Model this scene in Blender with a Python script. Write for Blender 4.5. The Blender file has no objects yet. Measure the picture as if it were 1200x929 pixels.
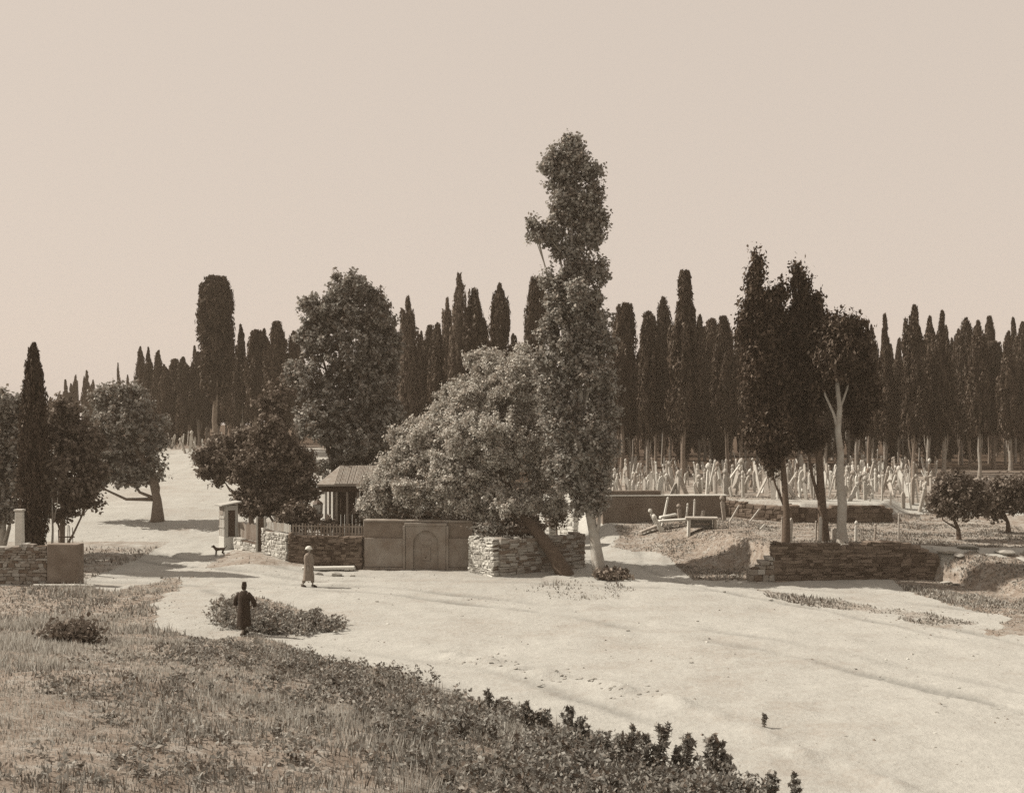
import bpy, math, random
import numpy as np
from mathutils import Vector, Matrix

rng = np.random.default_rng(7)
random.seed(7)
C = bpy.context.scene.collection
F = 1200.0           # focal length in photograph pixels (photo is 1200 x 929)
HY = 498.0           # horizon row
CZ = 7.0             # camera height above the road

# ------------------------------------------------------------------ terrain
def ss(a, b, v):
    t = np.clip((v - a) / (b - a), 0, 1)
    return t * t * (3 - 2 * t)
def soft(v, k=2.0):
    return (np.sqrt(v * v + k * k) + v) / 2
_perm = np.random.default_rng(3).random((256, 256))
def vnoise(x, y):
    xi = np.floor(x).astype(int); yi = np.floor(y).astype(int)
    xf = x - xi; yf = y - yi
    u = xf * xf * (3 - 2 * xf); v = yf * yf * (3 - 2 * yf)
    a = _perm[xi % 256, yi % 256]; b = _perm[(xi + 1) % 256, yi % 256]
    c = _perm[xi % 256, (yi + 1) % 256]; d = _perm[(xi + 1) % 256, (yi + 1) % 256]
    return (a * (1 - u) + b * u) * (1 - v) + (c * (1 - u) + d * u) * v - .5
def fbm(x, y, o=4):
    s = 0; a = 1.0
    for i in range(o):
        s = s + a * vnoise(x * 2 ** i + 17.3 * i, y * 2 ** i + 5.1 * i); a *= .5
    return s
def bank_edge(x):
    return np.interp(x, [-60, -20, -12, -8, -3, 0.5, 4.3, 8, 14, 60], [38, 36, 34.5, 33, 28.8, 24.5, 19.2, 13, 3, -40])
def H(x, y):
    x = np.asarray(x, float); y = np.asarray(y, float)
    dd = bank_edge(x) - y
    b = .165 * (soft(dd, 1.6) - .3)
    b = np.maximum(b, 0)
    bank = 5.0 * np.tanh(b / 5.0)
    bank = bank * (1 + .10 * fbm(x * .35, y * .35, 3))
    ye = np.where(y > 112, 112 + (y - 112) * .01, y)
    hl = .08 * np.maximum(soft(ye - 53, 5) - 1.0, 0)
    hc = .052 * np.maximum(soft(ye - 55, 4) - .8, 0)
    wl = 1 - ss(-16, -4, x)
    a_ = np.interp(x, [7.2, 12.0, 19.0, 21, 30], [52.5, 46.5, 46.35, 39, 34])
    b_ = np.interp(x, [7.2, 9.5, 11.2, 12.0, 19.0, 21, 30], [61, 59.5, 54, 46.9, 46.75, 46.5, 47])
    ys = np.interp(x, [5, 12.9, 16.1, 16.6, 40], [62.2, 62.2, 59.7, 58.6, 58.6]); yw = np.interp(x, [21.4, 23.5], [.5, 5])
    hr = 1.45 * (.74 + .26 * ss(6.5, 13.5, x)) * ss(a_, b_, y) + 1.05 * ss(ys, ys + yw, y) + .022 * np.maximum(ye - 60, 0)
    wr = ss(4.2, 5.8, x)
    z = bank + wl * hl + (1 - wl) * ((1 - wr) * hc + wr * hr)
    near = 1 - ss(90, 160, y)
    z = z + .40 * np.exp(-((x + 12.6) / 3.2) ** 2) * ss(45.5, 51, y) * (1 - ss(57, 66, y))
    # broken rut across the road
    ry = np.interp(x, [-3.2, -1.8, 4.1, 6.3, 9.5], [32.6, 31.3, 25.9, 21.7, 16.5]) + .5 * vnoise(x * .8, x * 0 + 3)
    rr = np.exp(-((y - ry) / .45) ** 2) * ss(-4, -2, x) * (1 - ss(9, 12, x))
    z = z + .2 * rr * (.4 + 1.6 * vnoise(x * 1.7, y * 1.7 + 8))
    z = z + near * (.16 * fbm(x * .13, y * .13, 3) + .05 * fbm(x * .9, y * .9, 3) + .03 * fbm(x * 2.1, y * 2.1, 2)) - (.09 * near * tracks(x, y) if x.size > 3 else 0)
    rough = gmask_lite(x, y)
    z = z + near * rough * .10 * fbm(x * .7 + 9, y * .7, 3)
    return z
TRACKS = [[(-34, 47.2), (-16, 46.0), (-6, 43.0), (2, 38), (8, 31.5), (13, 24), (18, 15)], [(-34, 48.8), (-16, 47.4), (-6, 44.6), (2.5, 39.5), (9.2, 32.6), (14.6, 24.8), (20, 15)],
          [(-24, 56), (-16.5, 50.5), (-9, 46.6), (3, 45.2), (12, 42.6), (20, 37.6), (40, 28)], [(-22, 57), (-15.2, 51.3), (-8.5, 48.0), (3, 46.6), (12, 44.1), (20, 39.2), (40, 30)],
          [(7, 56), (6.4, 50), (8, 45), (12, 39), (16, 30), (20, 18)], [(8.3, 56), (7.8, 50.4), (9.5, 45.6), (13.4, 39.8), (17.3, 30.6), (22, 18)],
          [(-13, 44), (-10.5, 40), (-9.5, 36.6), (-7.5, 34.0), (0, 28.9), (6, 20.3)]]
def tracks(x, y):
    """wheel ruts worn into the dirt"""
    g = np.zeros(np.shape(x))
    for n_, t in enumerate(TRACKS):
        for (xa, ya), (xb, yb) in zip(t[:-1], t[1:]):
            dx, dy = xb - xa, yb - ya; L2 = dx * dx + dy * dy
            q = np.clip(((x - xa) * dx + (y - ya) * dy) / L2, 0, 1)
            ex = x - xa - q * dx; ey = y - ya - q * dy
            dd = np.sqrt(ex * ex + ey * ey) + .35 * vnoise(x * .6 + n_ * 7, y * .6)
            g = np.maximum(g, np.exp(-(dd / .20) ** 2) * np.clip(.45 + 1.3 * vnoise(x * .35 + n_ * 13, y * .35 + 4), 0, 1))
    return g
def gmask_lite(x, y):
    return ss(-1.5, 1.5, bank_edge(x) - y)
def proj(x, y, z):
    yy = np.maximum(y, .5)
    return 600 + F * x / yy, HY - F * (z - CZ) / yy
def P(px, py, d):
    return Vector(((px - 600) / F * d, d, CZ - (py - HY) / F * d))
def gx(px, d):
    return (px - 600) / F * d
def ground(px, d, dz=0.0):
    x = gx(px, d)
    return Vector((x, d, float(H(x, d)) + dz))

def inpoly(px, py, poly):
    r = np.zeros(px.shape, bool); n = len(poly); j = n - 1
    for i in range(n):
        xi, yi = poly[i]; xj, yj = poly[j]
        c = ((yi > py) != (yj > py)) & (px < (xj - xi) * (py - yi) / (yj - yi + 1e-9) + xi)
        r ^= c; j = i
    return r
G_FORE = [(-900, 690), (40, 684), (95, 684), (130, 690), (190, 680), (232, 672), (196, 694), (186, 715), (178, 738), (240, 746), (300, 747), (345, 760),
          (395, 778), (470, 788), (520, 812), (570, 822), (640, 846), (690, 868), (760, 890), (830, 905), (890, 929), (960, 1300), (1200, 9000), (-9000, 9000)]
G_PATCH = [(252, 702), (275, 694), (310, 700), (345, 712), (395, 730), (385, 740), (330, 744), (275, 738), (256, 722)]
G_RIGHT = [(1095, 672), (1130, 655), (1260, 640), (1700, 700), (1600, 800), (1200, 746), (1150, 740), (1195, 728), (1140, 715), (1060, 692), (1045, 678)]
G_STRIP = [(884, 689), (920, 692), (1000, 704), (1080, 716), (1140, 726), (1120, 736), (1040, 722), (960, 712), (905, 702)]
G_STRIP2 = [(1120, 734), (1200, 738), (1300, 745), (1300, 770), (1200, 744)]
G_POP = [(600, 690), (640, 684), (720, 683), (745, 690), (720, 700), (640, 702)]
G_CEM = [(715, 640), (720, 612), (850, 598), (1000, 600), (1160, 600), (1400, 600), (1400, 660), (1095, 655), (1000, 640), (900, 640), (870, 662), (840, 668), (800, 660), (770, 648)]
def grass(x, y):
    """0..1 how much dry grass covers the ground at x, y"""
    z = H(x, y); px, py = proj(x, y, z)
    g = np.zeros(px.shape)
    n = fbm(x * .5, y * .5, 4)
    jx = px + 260 * n / np.maximum(y, 10) * 4; jy = py + 120 * n / np.maximum(y, 10) * 4
    v = (y > .6)
    g = np.where(inpoly(jx, jy, G_FORE) & (y < 47.5) & v, 1, g)
    g = np.where((y <= .6), 1, g)
    g = np.where(inpoly(jx, jy, G_PATCH) & (y < 48) & (y > 30), .8, g)
    g = np.where(inpoly(jx, jy, G_RIGHT) & (y < 60) & (y > 25), .85, g)
    g = np.where(inpoly(jx, jy, G_STRIP) & (y < 60) & (y > 25), .5, g)
    g = np.where(inpoly(jx, jy, G_STRIP2) & (y < 60) & (y > 25), .6, g)
    g = np.where(inpoly(jx, jy, G_POP) & (y < 60) & (y > 40), .22, g)
    g = np.where(inpoly(jx, jy, G_CEM) & (y > 47) & (x > 4), .62, g)
    g = np.where((y > 62) & (x > 5), .62, g)
    g = np.where((y > 84) & (x > -14), .95, g)
    g = np.where((y > 113), .95, g)
    g = np.where((x > 8.2) & (x < 12.4) & (y > 46.6) & (y < 62), .95, g)
    g = np.where((y > 49.5) & (y < 60) & (x > -15) & (x < 3.3), .6, g)
    g = np.where((y > 45.6) & (x < -19.2) & (y < 62), .55, g)
    g = np.where((y > 58) & (x < -8) & (y <= 112), .10 + .35 * ss(.0, .5, n), g)
    return g

# ------------------------------------------------------------------ materials
def mat(name):
    m = bpy.data.materials.new(name); m.use_nodes = True
    nt = m.node_tree; nt.nodes.clear()
    return m, nt, nt.nodes.new, nt.links.new
def ramp(n, l, fac, stops):
    r = n('ShaderNodeValToRGB'); e = r.color_ramp.elements
    while len(e) < len(stops): e.new(.5)
    for i, (p, c) in enumerate(stops):
        e[i].position = p; e[i].color = (*c, 1)
    l(fac, r.inputs[0]); return r.outputs[0]
def noise(n, l, scale, detail=5, rough=.6, vec=None):
    t = n('ShaderNodeTexNoise'); t.inputs['Scale'].default_value = scale
    t.inputs['Detail'].default_value = detail; t.inputs['Roughness'].default_value = rough
    if vec is None:
        g = n('ShaderNodeNewGeometry'); vec = g.outputs['Position']
    l(vec, t.inputs['Vector']); return t.outputs['Fac']
def simple(name, c0, c1, scale=3.0, rough=.9, bump=.0, bscale=20.0, island=0.0, obj=False, vary=False):
    """a mottled surface between two real colours"""
    m, nt, n, l = mat(name)
    vec = None
    if obj:
        tc = n('ShaderNodeTexCoord'); vec = tc.outputs['Object']
    f = noise(n, l, scale, 6, .65, vec)
    if island:
        g = n('ShaderNodeNewGeometry')
        mx = n('ShaderNodeMix'); mx.inputs[0].default_value = island
        l(f, mx.inputs[2]); l(g.outputs['Random Per Island'], mx.inputs[3]); f = mx.outputs[0]
    if vary:
        oi = n('ShaderNodeObjectInfo'); mx = n('ShaderNodeMix'); mx.inputs[0].default_value = .5
        l(f, mx.inputs[2]); l(oi.outputs['Random'], mx.inputs[3]); f = mx.outputs[0]
    col = ramp(n, l, f, [(.25, c0), (.75, c1)])
    p = n('ShaderNodeBsdfPrincipled'); p.inputs['Roughness'].default_value = rough
    p.inputs['Specular IOR Level'].default_value = .2
    l(col, p.inputs['Base Color'])
    if bump:
        b = n('ShaderNodeBump'); b.inputs['Strength'].default_value = bump; b.inputs['Distance'].default_value = .05
        l(noise(n, l, bscale, 6, .7, vec), b.inputs['Height']); l(b.outputs[0], p.inputs['Normal'])
    o = n('ShaderNodeOutputMaterial'); l(p.outputs[0], o.inputs[0])
    return m
def leafmat(name, c0, c1, trans=.25, scale=1.2, gloss=.05):
    m, nt, n, l = mat(name)
    g = n('ShaderNodeNewGeometry'); oi = n('ShaderNodeObjectInfo')
    mx = n('ShaderNodeMix'); mx.inputs[0].default_value = .55
    l(noise(n, l, scale, 3), mx.inputs[2]); l(g.outputs['Random Per Island'], mx.inputs[3])
    col = ramp(n, l, mx.outputs[0], [(.2, c0), (.8, c1)])
    hs = n('ShaderNodeHueSaturation')
    v = n('ShaderNodeMapRange'); v.inputs[3].default_value = .75; v.inputs[4].default_value = 1.25
    l(oi.outputs['Random'], v.inputs[0]); l(v.outputs[0], hs.inputs['Value']); l(col, hs.inputs['Color'])
    d = n('ShaderNodeBsdfDiffuse'); t = n('ShaderNodeBsdfTranslucent'); s = n('ShaderNodeMixShader')
    s.inputs[0].default_value = trans
    l(hs.outputs[0], d.inputs[0]); l(hs.outputs[0], t.inputs[0]); l(d.outputs[0], s.inputs[1]); l(t.outputs[0], s.inputs[2])
    gl = n('ShaderNodeBsdfGlossy'); gl.inputs['Roughness'].default_value = .55; gl.inputs[0].default_value = (1, .93, .84, 1)
    s2 = n('ShaderNodeMixShader'); s2.inputs[0].default_value = gloss; l(s.outputs[0], s2.inputs[1]); l(gl.outputs[0], s2.inputs[2])
    o = n('ShaderNodeOutputMaterial'); l(s2.outputs[0], o.inputs[0])
    return m

def sep(v, k=1.0):
    """a sepia-toned reflectance of brightness v"""
    w = max(0.0, 1 - v / .32)
    return (v * (1 + .36 * w) * k, v * (1 - .05 * w) * k, v * (.93 - .26 * w) * k)

def ground_material():
    m, nt, n, l = mat('ground_soil')
    at = n('ShaderNodeAttribute'); at.attribute_name = 'grass'
    geo = n('ShaderNodeNewGeometry')
    big = noise(n, l, .12, 4, .55, geo.outputs['Position'])
    fine = noise(n, l, 5.0, 8, .7, geo.outputs['Position'])
    mp = n('ShaderNodeMapping'); mp.inputs['Scale'].default_value = (.6, 1.1, 1); mp.inputs['Rotation'].default_value = (0, 0, -.32)
    l(geo.outputs['Position'], mp.inputs['Vector'])
    streak = noise(n, l, .8, 7, .68, mp.outputs[0])
    a1 = n('ShaderNodeMath'); a1.operation = 'ADD'; l(big, a1.inputs[0]); l(fine, a1.inputs[1])
    a2 = n('ShaderNodeMath'); a2.operation = 'ADD'; l(a1.outputs[0], a2.inputs[0]); l(streak, a2.inputs[1])
    dv = n('ShaderNodeMath'); dv.operation = 'DIVIDE'; dv.inputs[1].default_value = 3; l(a2.outputs[0], dv.inputs[0])
    dirt = ramp(n, l, dv.outputs[0], [(.32, sep(.21)), (.42, sep(.29)), (.5, sep(.335)), (.62, sep(.39))])
    # specks: pebbles, clods and dung lying on the dust
    vo = n('ShaderNodeTexVoronoi'); vo.inputs['Scale'].default_value = 1.6; l(geo.outputs['Position'], vo.inputs['Vector'])
    sp = n('ShaderNodeMapRange'); sp.inputs[1].default_value = .05; sp.inputs[2].default_value = .10; sp.inputs[3].default_value = .55; sp.inputs[4].default_value = 1
    l(vo.outputs['Distance'], sp.inputs[0])
    big2 = n('ShaderNodeMapRange'); big2.inputs[1].default_value = .5; big2.inputs[2].default_value = .6; l(big, big2.inputs[0])
    spm = n('ShaderNodeMix'); l(big2.outputs[0], spm.inputs[0]); spm.inputs[2].default_value = 1.0; l(sp.outputs[0], spm.inputs[3])
    dm = n('ShaderNodeMix'); dm.data_type = 'RGBA'; dm.blend_type = 'MULTIPLY'; dm.inputs[0].default_value = 1
    ta = n('ShaderNodeAttribute'); ta.attribute_name = 'track'
    tm_ = n('ShaderNodeMapRange'); tm_.inputs[3].default_value = 1; tm_.inputs[4].default_value = .62; l(ta.outputs['Fac'], tm_.inputs[0])
    d2 = n('ShaderNodeMix'); d2.data_type = 'RGBA'; d2.blend_type = 'MULTIPLY'; d2.inputs[0].default_value = 1; l(dirt, d2.inputs[6]); l(tm_.outputs[0], d2.inputs[7]); dirt = d2.outputs[2]
    l(dirt, dm.inputs[6]); l(spm.outputs[0], dm.inputs[7])
    gcol = ramp(n, l, noise(n, l, 2.3, 8, .75, geo.outputs['Position']), [(.3, sep(.10)), (.5, sep(.20)), (.7, sep(.33))])
    # ragged mask
    rag = noise(n, l, 1.1, 8, .72, geo.outputs['Position'])
    s = n('ShaderNodeMath'); s.operation = 'ADD'; l(at.outputs['Fac'], s.inputs[0]); l(rag, s.inputs[1])
    mr = n('ShaderNodeMapRange'); mr.inputs[1].default_value = .86; mr.inputs[2].default_value = 1.16; l(s.outputs[0], mr.inputs[0])
    mx = n('ShaderNodeMix'); mx.data_type = 'RGBA'; l(mr.outputs[0], mx.inputs[0]); l(dm.outputs[2], mx.inputs[6]); l(gcol, mx.inputs[7])
    p = n('ShaderNodeBsdfPrincipled'); p.inputs['Roughness'].default_value = 1; p.inputs['Specular IOR Level'].default_value = .05
    la = n('ShaderNodeAttribute'); la.attribute_name = 'litter_shade'
    lm = n('ShaderNodeMix'); lm.data_type = 'RGBA'; l(la.outputs['Fac'], lm.inputs[0]); l(mx.outputs[2], lm.inputs[6]); lm.inputs[7].default_value = (*sep(.05), 1)  # needle litter colour, kept this dark to carry the shade of the wood
    l(lm.outputs[2], p.inputs['Base Color'])
    b = n('ShaderNodeBump'); b.inputs['Strength'].default_value = .6; b.inputs['Distance'].default_value = .09
    hs = n('ShaderNodeMath'); hs.operation = 'ADD'; l(fine, hs.inputs[0]); l(streak, hs.inputs[1])
    l(hs.outputs[0], b.inputs['Height']); l(b.outputs[0], p.inputs['Normal'])
    o = n('ShaderNodeOutputMaterial'); l(p.outputs[0], o.inputs[0])
    return m

M = dict(
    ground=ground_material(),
    cypress=leafmat('cypress_leaf', sep(.018), sep(.052), .12, gloss=.02),
    cypress_pale=leafmat('cypress_leaf_pale', sep(.06), sep(.15), .15, gloss=.02),
    dark_leaf=leafmat('dark_leaf', sep(.05), sep(.20), .25, gloss=.02),
    mid_leaf=leafmat('mid_leaf', sep(.09), sep(.40), .3, gloss=.02),
    poplar_leaf=leafmat('poplar_leaf', sep(.12), sep(.46), .28, gloss=.025),
    willow_leaf=leafmat('willow_leaf', sep(.18), sep(.50), .28, gloss=.02),
    weed=leafmat('weed_leaf', sep(.07), sep(.32), .3, 2.0, gloss=.015),
    straw=leafmat('straw_blade', sep(.24), sep(.60), .3, .5, gloss=.015),
    bark=simple('bark', sep(.10), sep(.20), 6, .95, .6, 14, obj=True),
    bark_pale=simple('bark_pale', sep(.22), sep(.40), 3, .9, .5, 12, obj=True),
    bark_mid=simple('bark_mid', sep(.13), sep(.30), 3, .95, .6, 12, obj=True),
    bark_dark=simple('bark_dark', sep(.05), sep(.10), 6, .95, .6, 14, obj=True),
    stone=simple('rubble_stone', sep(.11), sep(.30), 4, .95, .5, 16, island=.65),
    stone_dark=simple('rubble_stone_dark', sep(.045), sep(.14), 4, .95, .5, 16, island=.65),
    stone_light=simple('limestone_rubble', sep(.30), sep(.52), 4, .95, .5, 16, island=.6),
    mortar=simple('mortar', sep(.06), sep(.11), 6, 1, .5, 20),
    marble=simple('weathered_marble', sep(.20), sep(.58), 5, .8, .3, 18, obj=True, vary=True),
    marble_isl=simple('weathered_marble_mixed', sep(.16), sep(.52), 5, .8, .3, 18, island=.7),
    marble_grey=simple('grey_marble', sep(.22), sep(.42), 5, .85, .3, 18, obj=True),
    plaster=simple('old_plaster', sep(.24), sep(.38), 1.3, .95, .3, 9),
    plaster_dark=simple('grimy_plaster', sep(.09), sep(.21), 1.2, .95, .4, 9),
    fountain=simple('fountain_stone', sep(.12), sep(.27), 1.3, .9, .3, 12),
    whitewash=simple('whitewash', sep(.5), sep(.66), 2.0, .95, .3, 9),
    tile=simple('roof_tile', sep(.16), sep(.30), 5, .9, .4, 10),
    wood=simple('grey_wood', sep(.12), sep(.24), 5, .9, .4, 25, island=.5),
    wood_dark=simple('dark_wood', sep(.035), sep(.07), 5, .9, .3, 25),
    wood_pale=simple('pale_wood', sep(.22), sep(.38), 5, .9, .3, 25, island=.5),
    glass=simple('milky_glass', sep(.40), sep(.5), 2, .25),
    iron=simple('iron', sep(.04), sep(.08), 8, .6),
    cloth_dark=simple('dark_cloth', sep(.018), sep(.035), 6, .95, .4, 12),
    cloth_grey=simple('grey_cloth', sep(.14), sep(.22), 6, .95, .4, 12),
    cloth_white=simple('white_cloth', sep(.5), sep(.65), 6, .95, .4, 12),
    skin=simple('skin', sep(.20), sep(.26), 6, .6),
    fur=simple('dark_fur', sep(.03), sep(.06), 10, .95, .5, 30),
)

# ------------------------------------------------------------------ mesh helpers
class MB:
    def __init__(s): s.v = []; s.f = []
    def add(s, vs, fs):
        o = len(s.v); s.v += [tuple(v) for v in vs]; s.f += [tuple(i + o for i in f) for f in fs]
    def hexa(s, p):   # 8 points: bottom loop 0-3, top loop 4-7
        s.add(p, [(3, 2, 1, 0), (4, 5, 6, 7), (0, 1, 5, 4), (1, 2, 6, 5), (2, 3, 7, 6), (3, 0, 4, 7)])
    def box(s, c, d, M3=None, taper=1.0):
        c = Vector(c); x, y, z = d[0] / 2, d[1] / 2, d[2] / 2
        pts = [Vector((a * x * (taper if k > 0 else 1), b * y * (taper if k > 0 else 1), k * z)) for k in (-1, 1) for a, b in ((-1, -1), (1, -1), (1, 1), (-1, 1))]
        s.hexa([c + (M3 @ p if M3 else p) for p in pts])
    def tube(s, pts, rad, n=8, jit=0.0, cap=True):
        pts = [Vector(p) for p in pts]; rings = []
        up = Vector((.13, .91, .2)).normalized()
        for i, p in enumerate(pts):
            t = (pts[min(i + 1, len(pts) - 1)] - pts[max(i - 1, 0)])
            t = t.normalized() if t.length > 1e-9 else Vector((0, 0, 1))
            a = t.cross(up).normalized() if abs(t.dot(up)) < .98 else t.cross(Vector((1, 0, 0))).normalized()
            b = t.cross(a)
            r = rad[i] if hasattr(rad, '__len__') else rad
            rings.append([p + (a * math.cos(k / n * 6.2832) + b * math.sin(k / n * 6.2832)) * r * (1 + (random.random() - .5) * jit) for k in range(n)])
        vs = [q for r in rings for q in r]; fs = []
        for i in range(len(pts) - 1):
            for k in range(n):
                k2 = (k + 1) % n
                fs.append((i * n + k, i * n + k2, (i + 1) * n + k2, (i + 1) * n + k))
        if cap:
            fs.append(tuple(range(n - 1, -1, -1))); fs.append(tuple(range((len(pts) - 1) * n, len(pts) * n)))
        s.add(vs, fs)
    def lathe(s, c, prof, n=12, sx=1.0, sy=1.0, M3=None):
        c = Vector(c); vs = []
        for r, z in prof:
            for k in range(n):
                p = Vector((r * math.cos(k / n * 6.2832) * sx, r * math.sin(k / n * 6.2832) * sy, z))
                vs.append(c + (M3 @ p if M3 else p))
        fs = []
        for i in range(len(prof) - 1):
            for k in range(n):
                k2 = (k + 1) % n
                fs.append((i * n + k, i * n + k2, (i + 1) * n + k2, (i + 1) * n + k))
        fs.append(tuple(range(n - 1, -1, -1))); fs.append(tuple(range((len(prof) - 1) * n, len(prof) * n)))
        s.add(vs, fs)
    def mesh(s, name):
        me = bpy.data.meshes.new(name); me.from_pydata(s.v, [], s.f); me.update(); return me
    def build(s, name, m, parent=None, smooth=False, bevel=0.0):
        me = s.mesh(name); return link(name, me, m, parent, smooth, bevel)
def link(name, me, m, parent=None, smooth=False, bevel=0.0):
    o = bpy.data.objects.new(name, me); C.objects.link(o)
    if m is not None and not me.materials:
        for q in (m if isinstance(m, (list, tuple)) else [m]): me.materials.append(q)
    if parent:
        o.parent = parent
    if smooth:
        me.polygons.foreach_set('use_smooth', [True] * len(me.polygons))
    if bevel:
        b = o.modifiers.new('bevel', 'BEVEL'); b.width = bevel; b.segments = 1; b.limit_method = 'ANGLE'
    return o
def tag(o, label, cat, group=None, kind=None):
    if label: o['label'] = label
    if cat: o['category'] = cat
    if group: o['group'] = group
    if kind: o['kind'] = kind
    return o
def thing(name, loc, label, cat, group=None, rz=0):
    o = bpy.data.objects.new(name, None); C.objects.link(o); o.empty_display_size = .2
    o.location = loc; o.rotation_euler = (0, 0, rz)
    return tag(o, label, cat, group)
def polymesh(name, V, nface, k):
    """V (nface*k,3): separate k-gons"""
    me = bpy.data.meshes.new(name)
    me.vertices.add(nface * k); me.vertices.foreach_set('co', np.ascontiguousarray(V, dtype=np.float32).ravel())
    me.loops.add(nface * k); me.loops.foreach_set('vertex_index', np.arange(nface * k, dtype=np.int32))
    me.polygons.add(nface); me.polygons.foreach_set('loop_start', np.arange(0, nface * k, k, dtype=np.int32))
    me.update(calc_edges=True); return me
def leaf_verts(c, nrm, size, aspect=1.6, updir=None, r=rng):
    """leaf-shaped quads at c (N,3) facing nrm"""
    N = len(c)
    nrm = nrm / (np.linalg.norm(nrm, axis=1, keepdims=True) + 1e-9)
    t = r.normal(size=(N, 3)) if updir is None else updir + .45 * r.normal(size=(N, 3))
    t = t - (t * nrm).sum(1, keepdims=True) * nrm
    t /= (np.linalg.norm(t, axis=1, keepdims=True) + 1e-9)
    b = np.cross(nrm, t)
    s = (size * (.6 + .8 * r.random(N)))[:, None]
    V = np.empty((N, 4, 3))
    V[:, 0] = c - t * s * .5 * aspect; V[:, 1] = c + b * s * .5 + nrm * s * .12
    V[:, 2] = c + t * s * .5 * aspect; V[:, 3] = c - b * s * .5 + nrm * s * .12
    return V.reshape(-1, 3)

# ------------------------------------------------------------------ ground
def axis(lo, hi, step, far, grow=1.18):
    a = list(np.arange(lo, hi + 1e-6, step)); s = step
    while a[-1] < far: s *= grow; a.append(a[-1] + s)
    return a
xs_r = axis(0, 33, .19, 2500); xs = np.array([-v for v in xs_r[:0:-1]] + xs_r)
ys_f = axis(8, 62, .19, 3500); ys_b = axis(-8, 12, 1.0, 120, 1.3)
ysl = np.array(sorted([-v for v in ys_b if -v < 7.9] + ys_f))
X, Y = np.meshgrid(xs, ysl)
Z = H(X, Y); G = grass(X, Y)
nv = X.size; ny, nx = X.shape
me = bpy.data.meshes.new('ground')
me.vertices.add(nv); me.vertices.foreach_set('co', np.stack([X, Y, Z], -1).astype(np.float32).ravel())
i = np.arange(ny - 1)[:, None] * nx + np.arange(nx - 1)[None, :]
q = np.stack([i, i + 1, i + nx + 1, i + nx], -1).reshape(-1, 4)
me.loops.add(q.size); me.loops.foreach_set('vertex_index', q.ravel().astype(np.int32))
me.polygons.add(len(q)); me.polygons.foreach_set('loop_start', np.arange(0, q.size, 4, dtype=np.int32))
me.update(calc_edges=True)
a3 = me.attributes.new('litter_shade', 'FLOAT', 'POINT'); a3.data.foreach_set('value', (ss(80, 92, Y + 3 * fbm(X * .2, Y * .2, 3)) * ss(-18, -8, X) + ss(113, 119, Y) * (1 - ss(-18, -8, X))).astype(np.float32).ravel())  # wood floor: needle litter with the shade under the cypresses painted in
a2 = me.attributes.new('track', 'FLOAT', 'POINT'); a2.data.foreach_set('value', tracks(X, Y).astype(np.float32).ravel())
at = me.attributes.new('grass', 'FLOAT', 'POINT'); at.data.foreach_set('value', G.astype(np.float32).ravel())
tag(link('ground', me, M['ground'], smooth=True), None, None, kind='structure')

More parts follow.
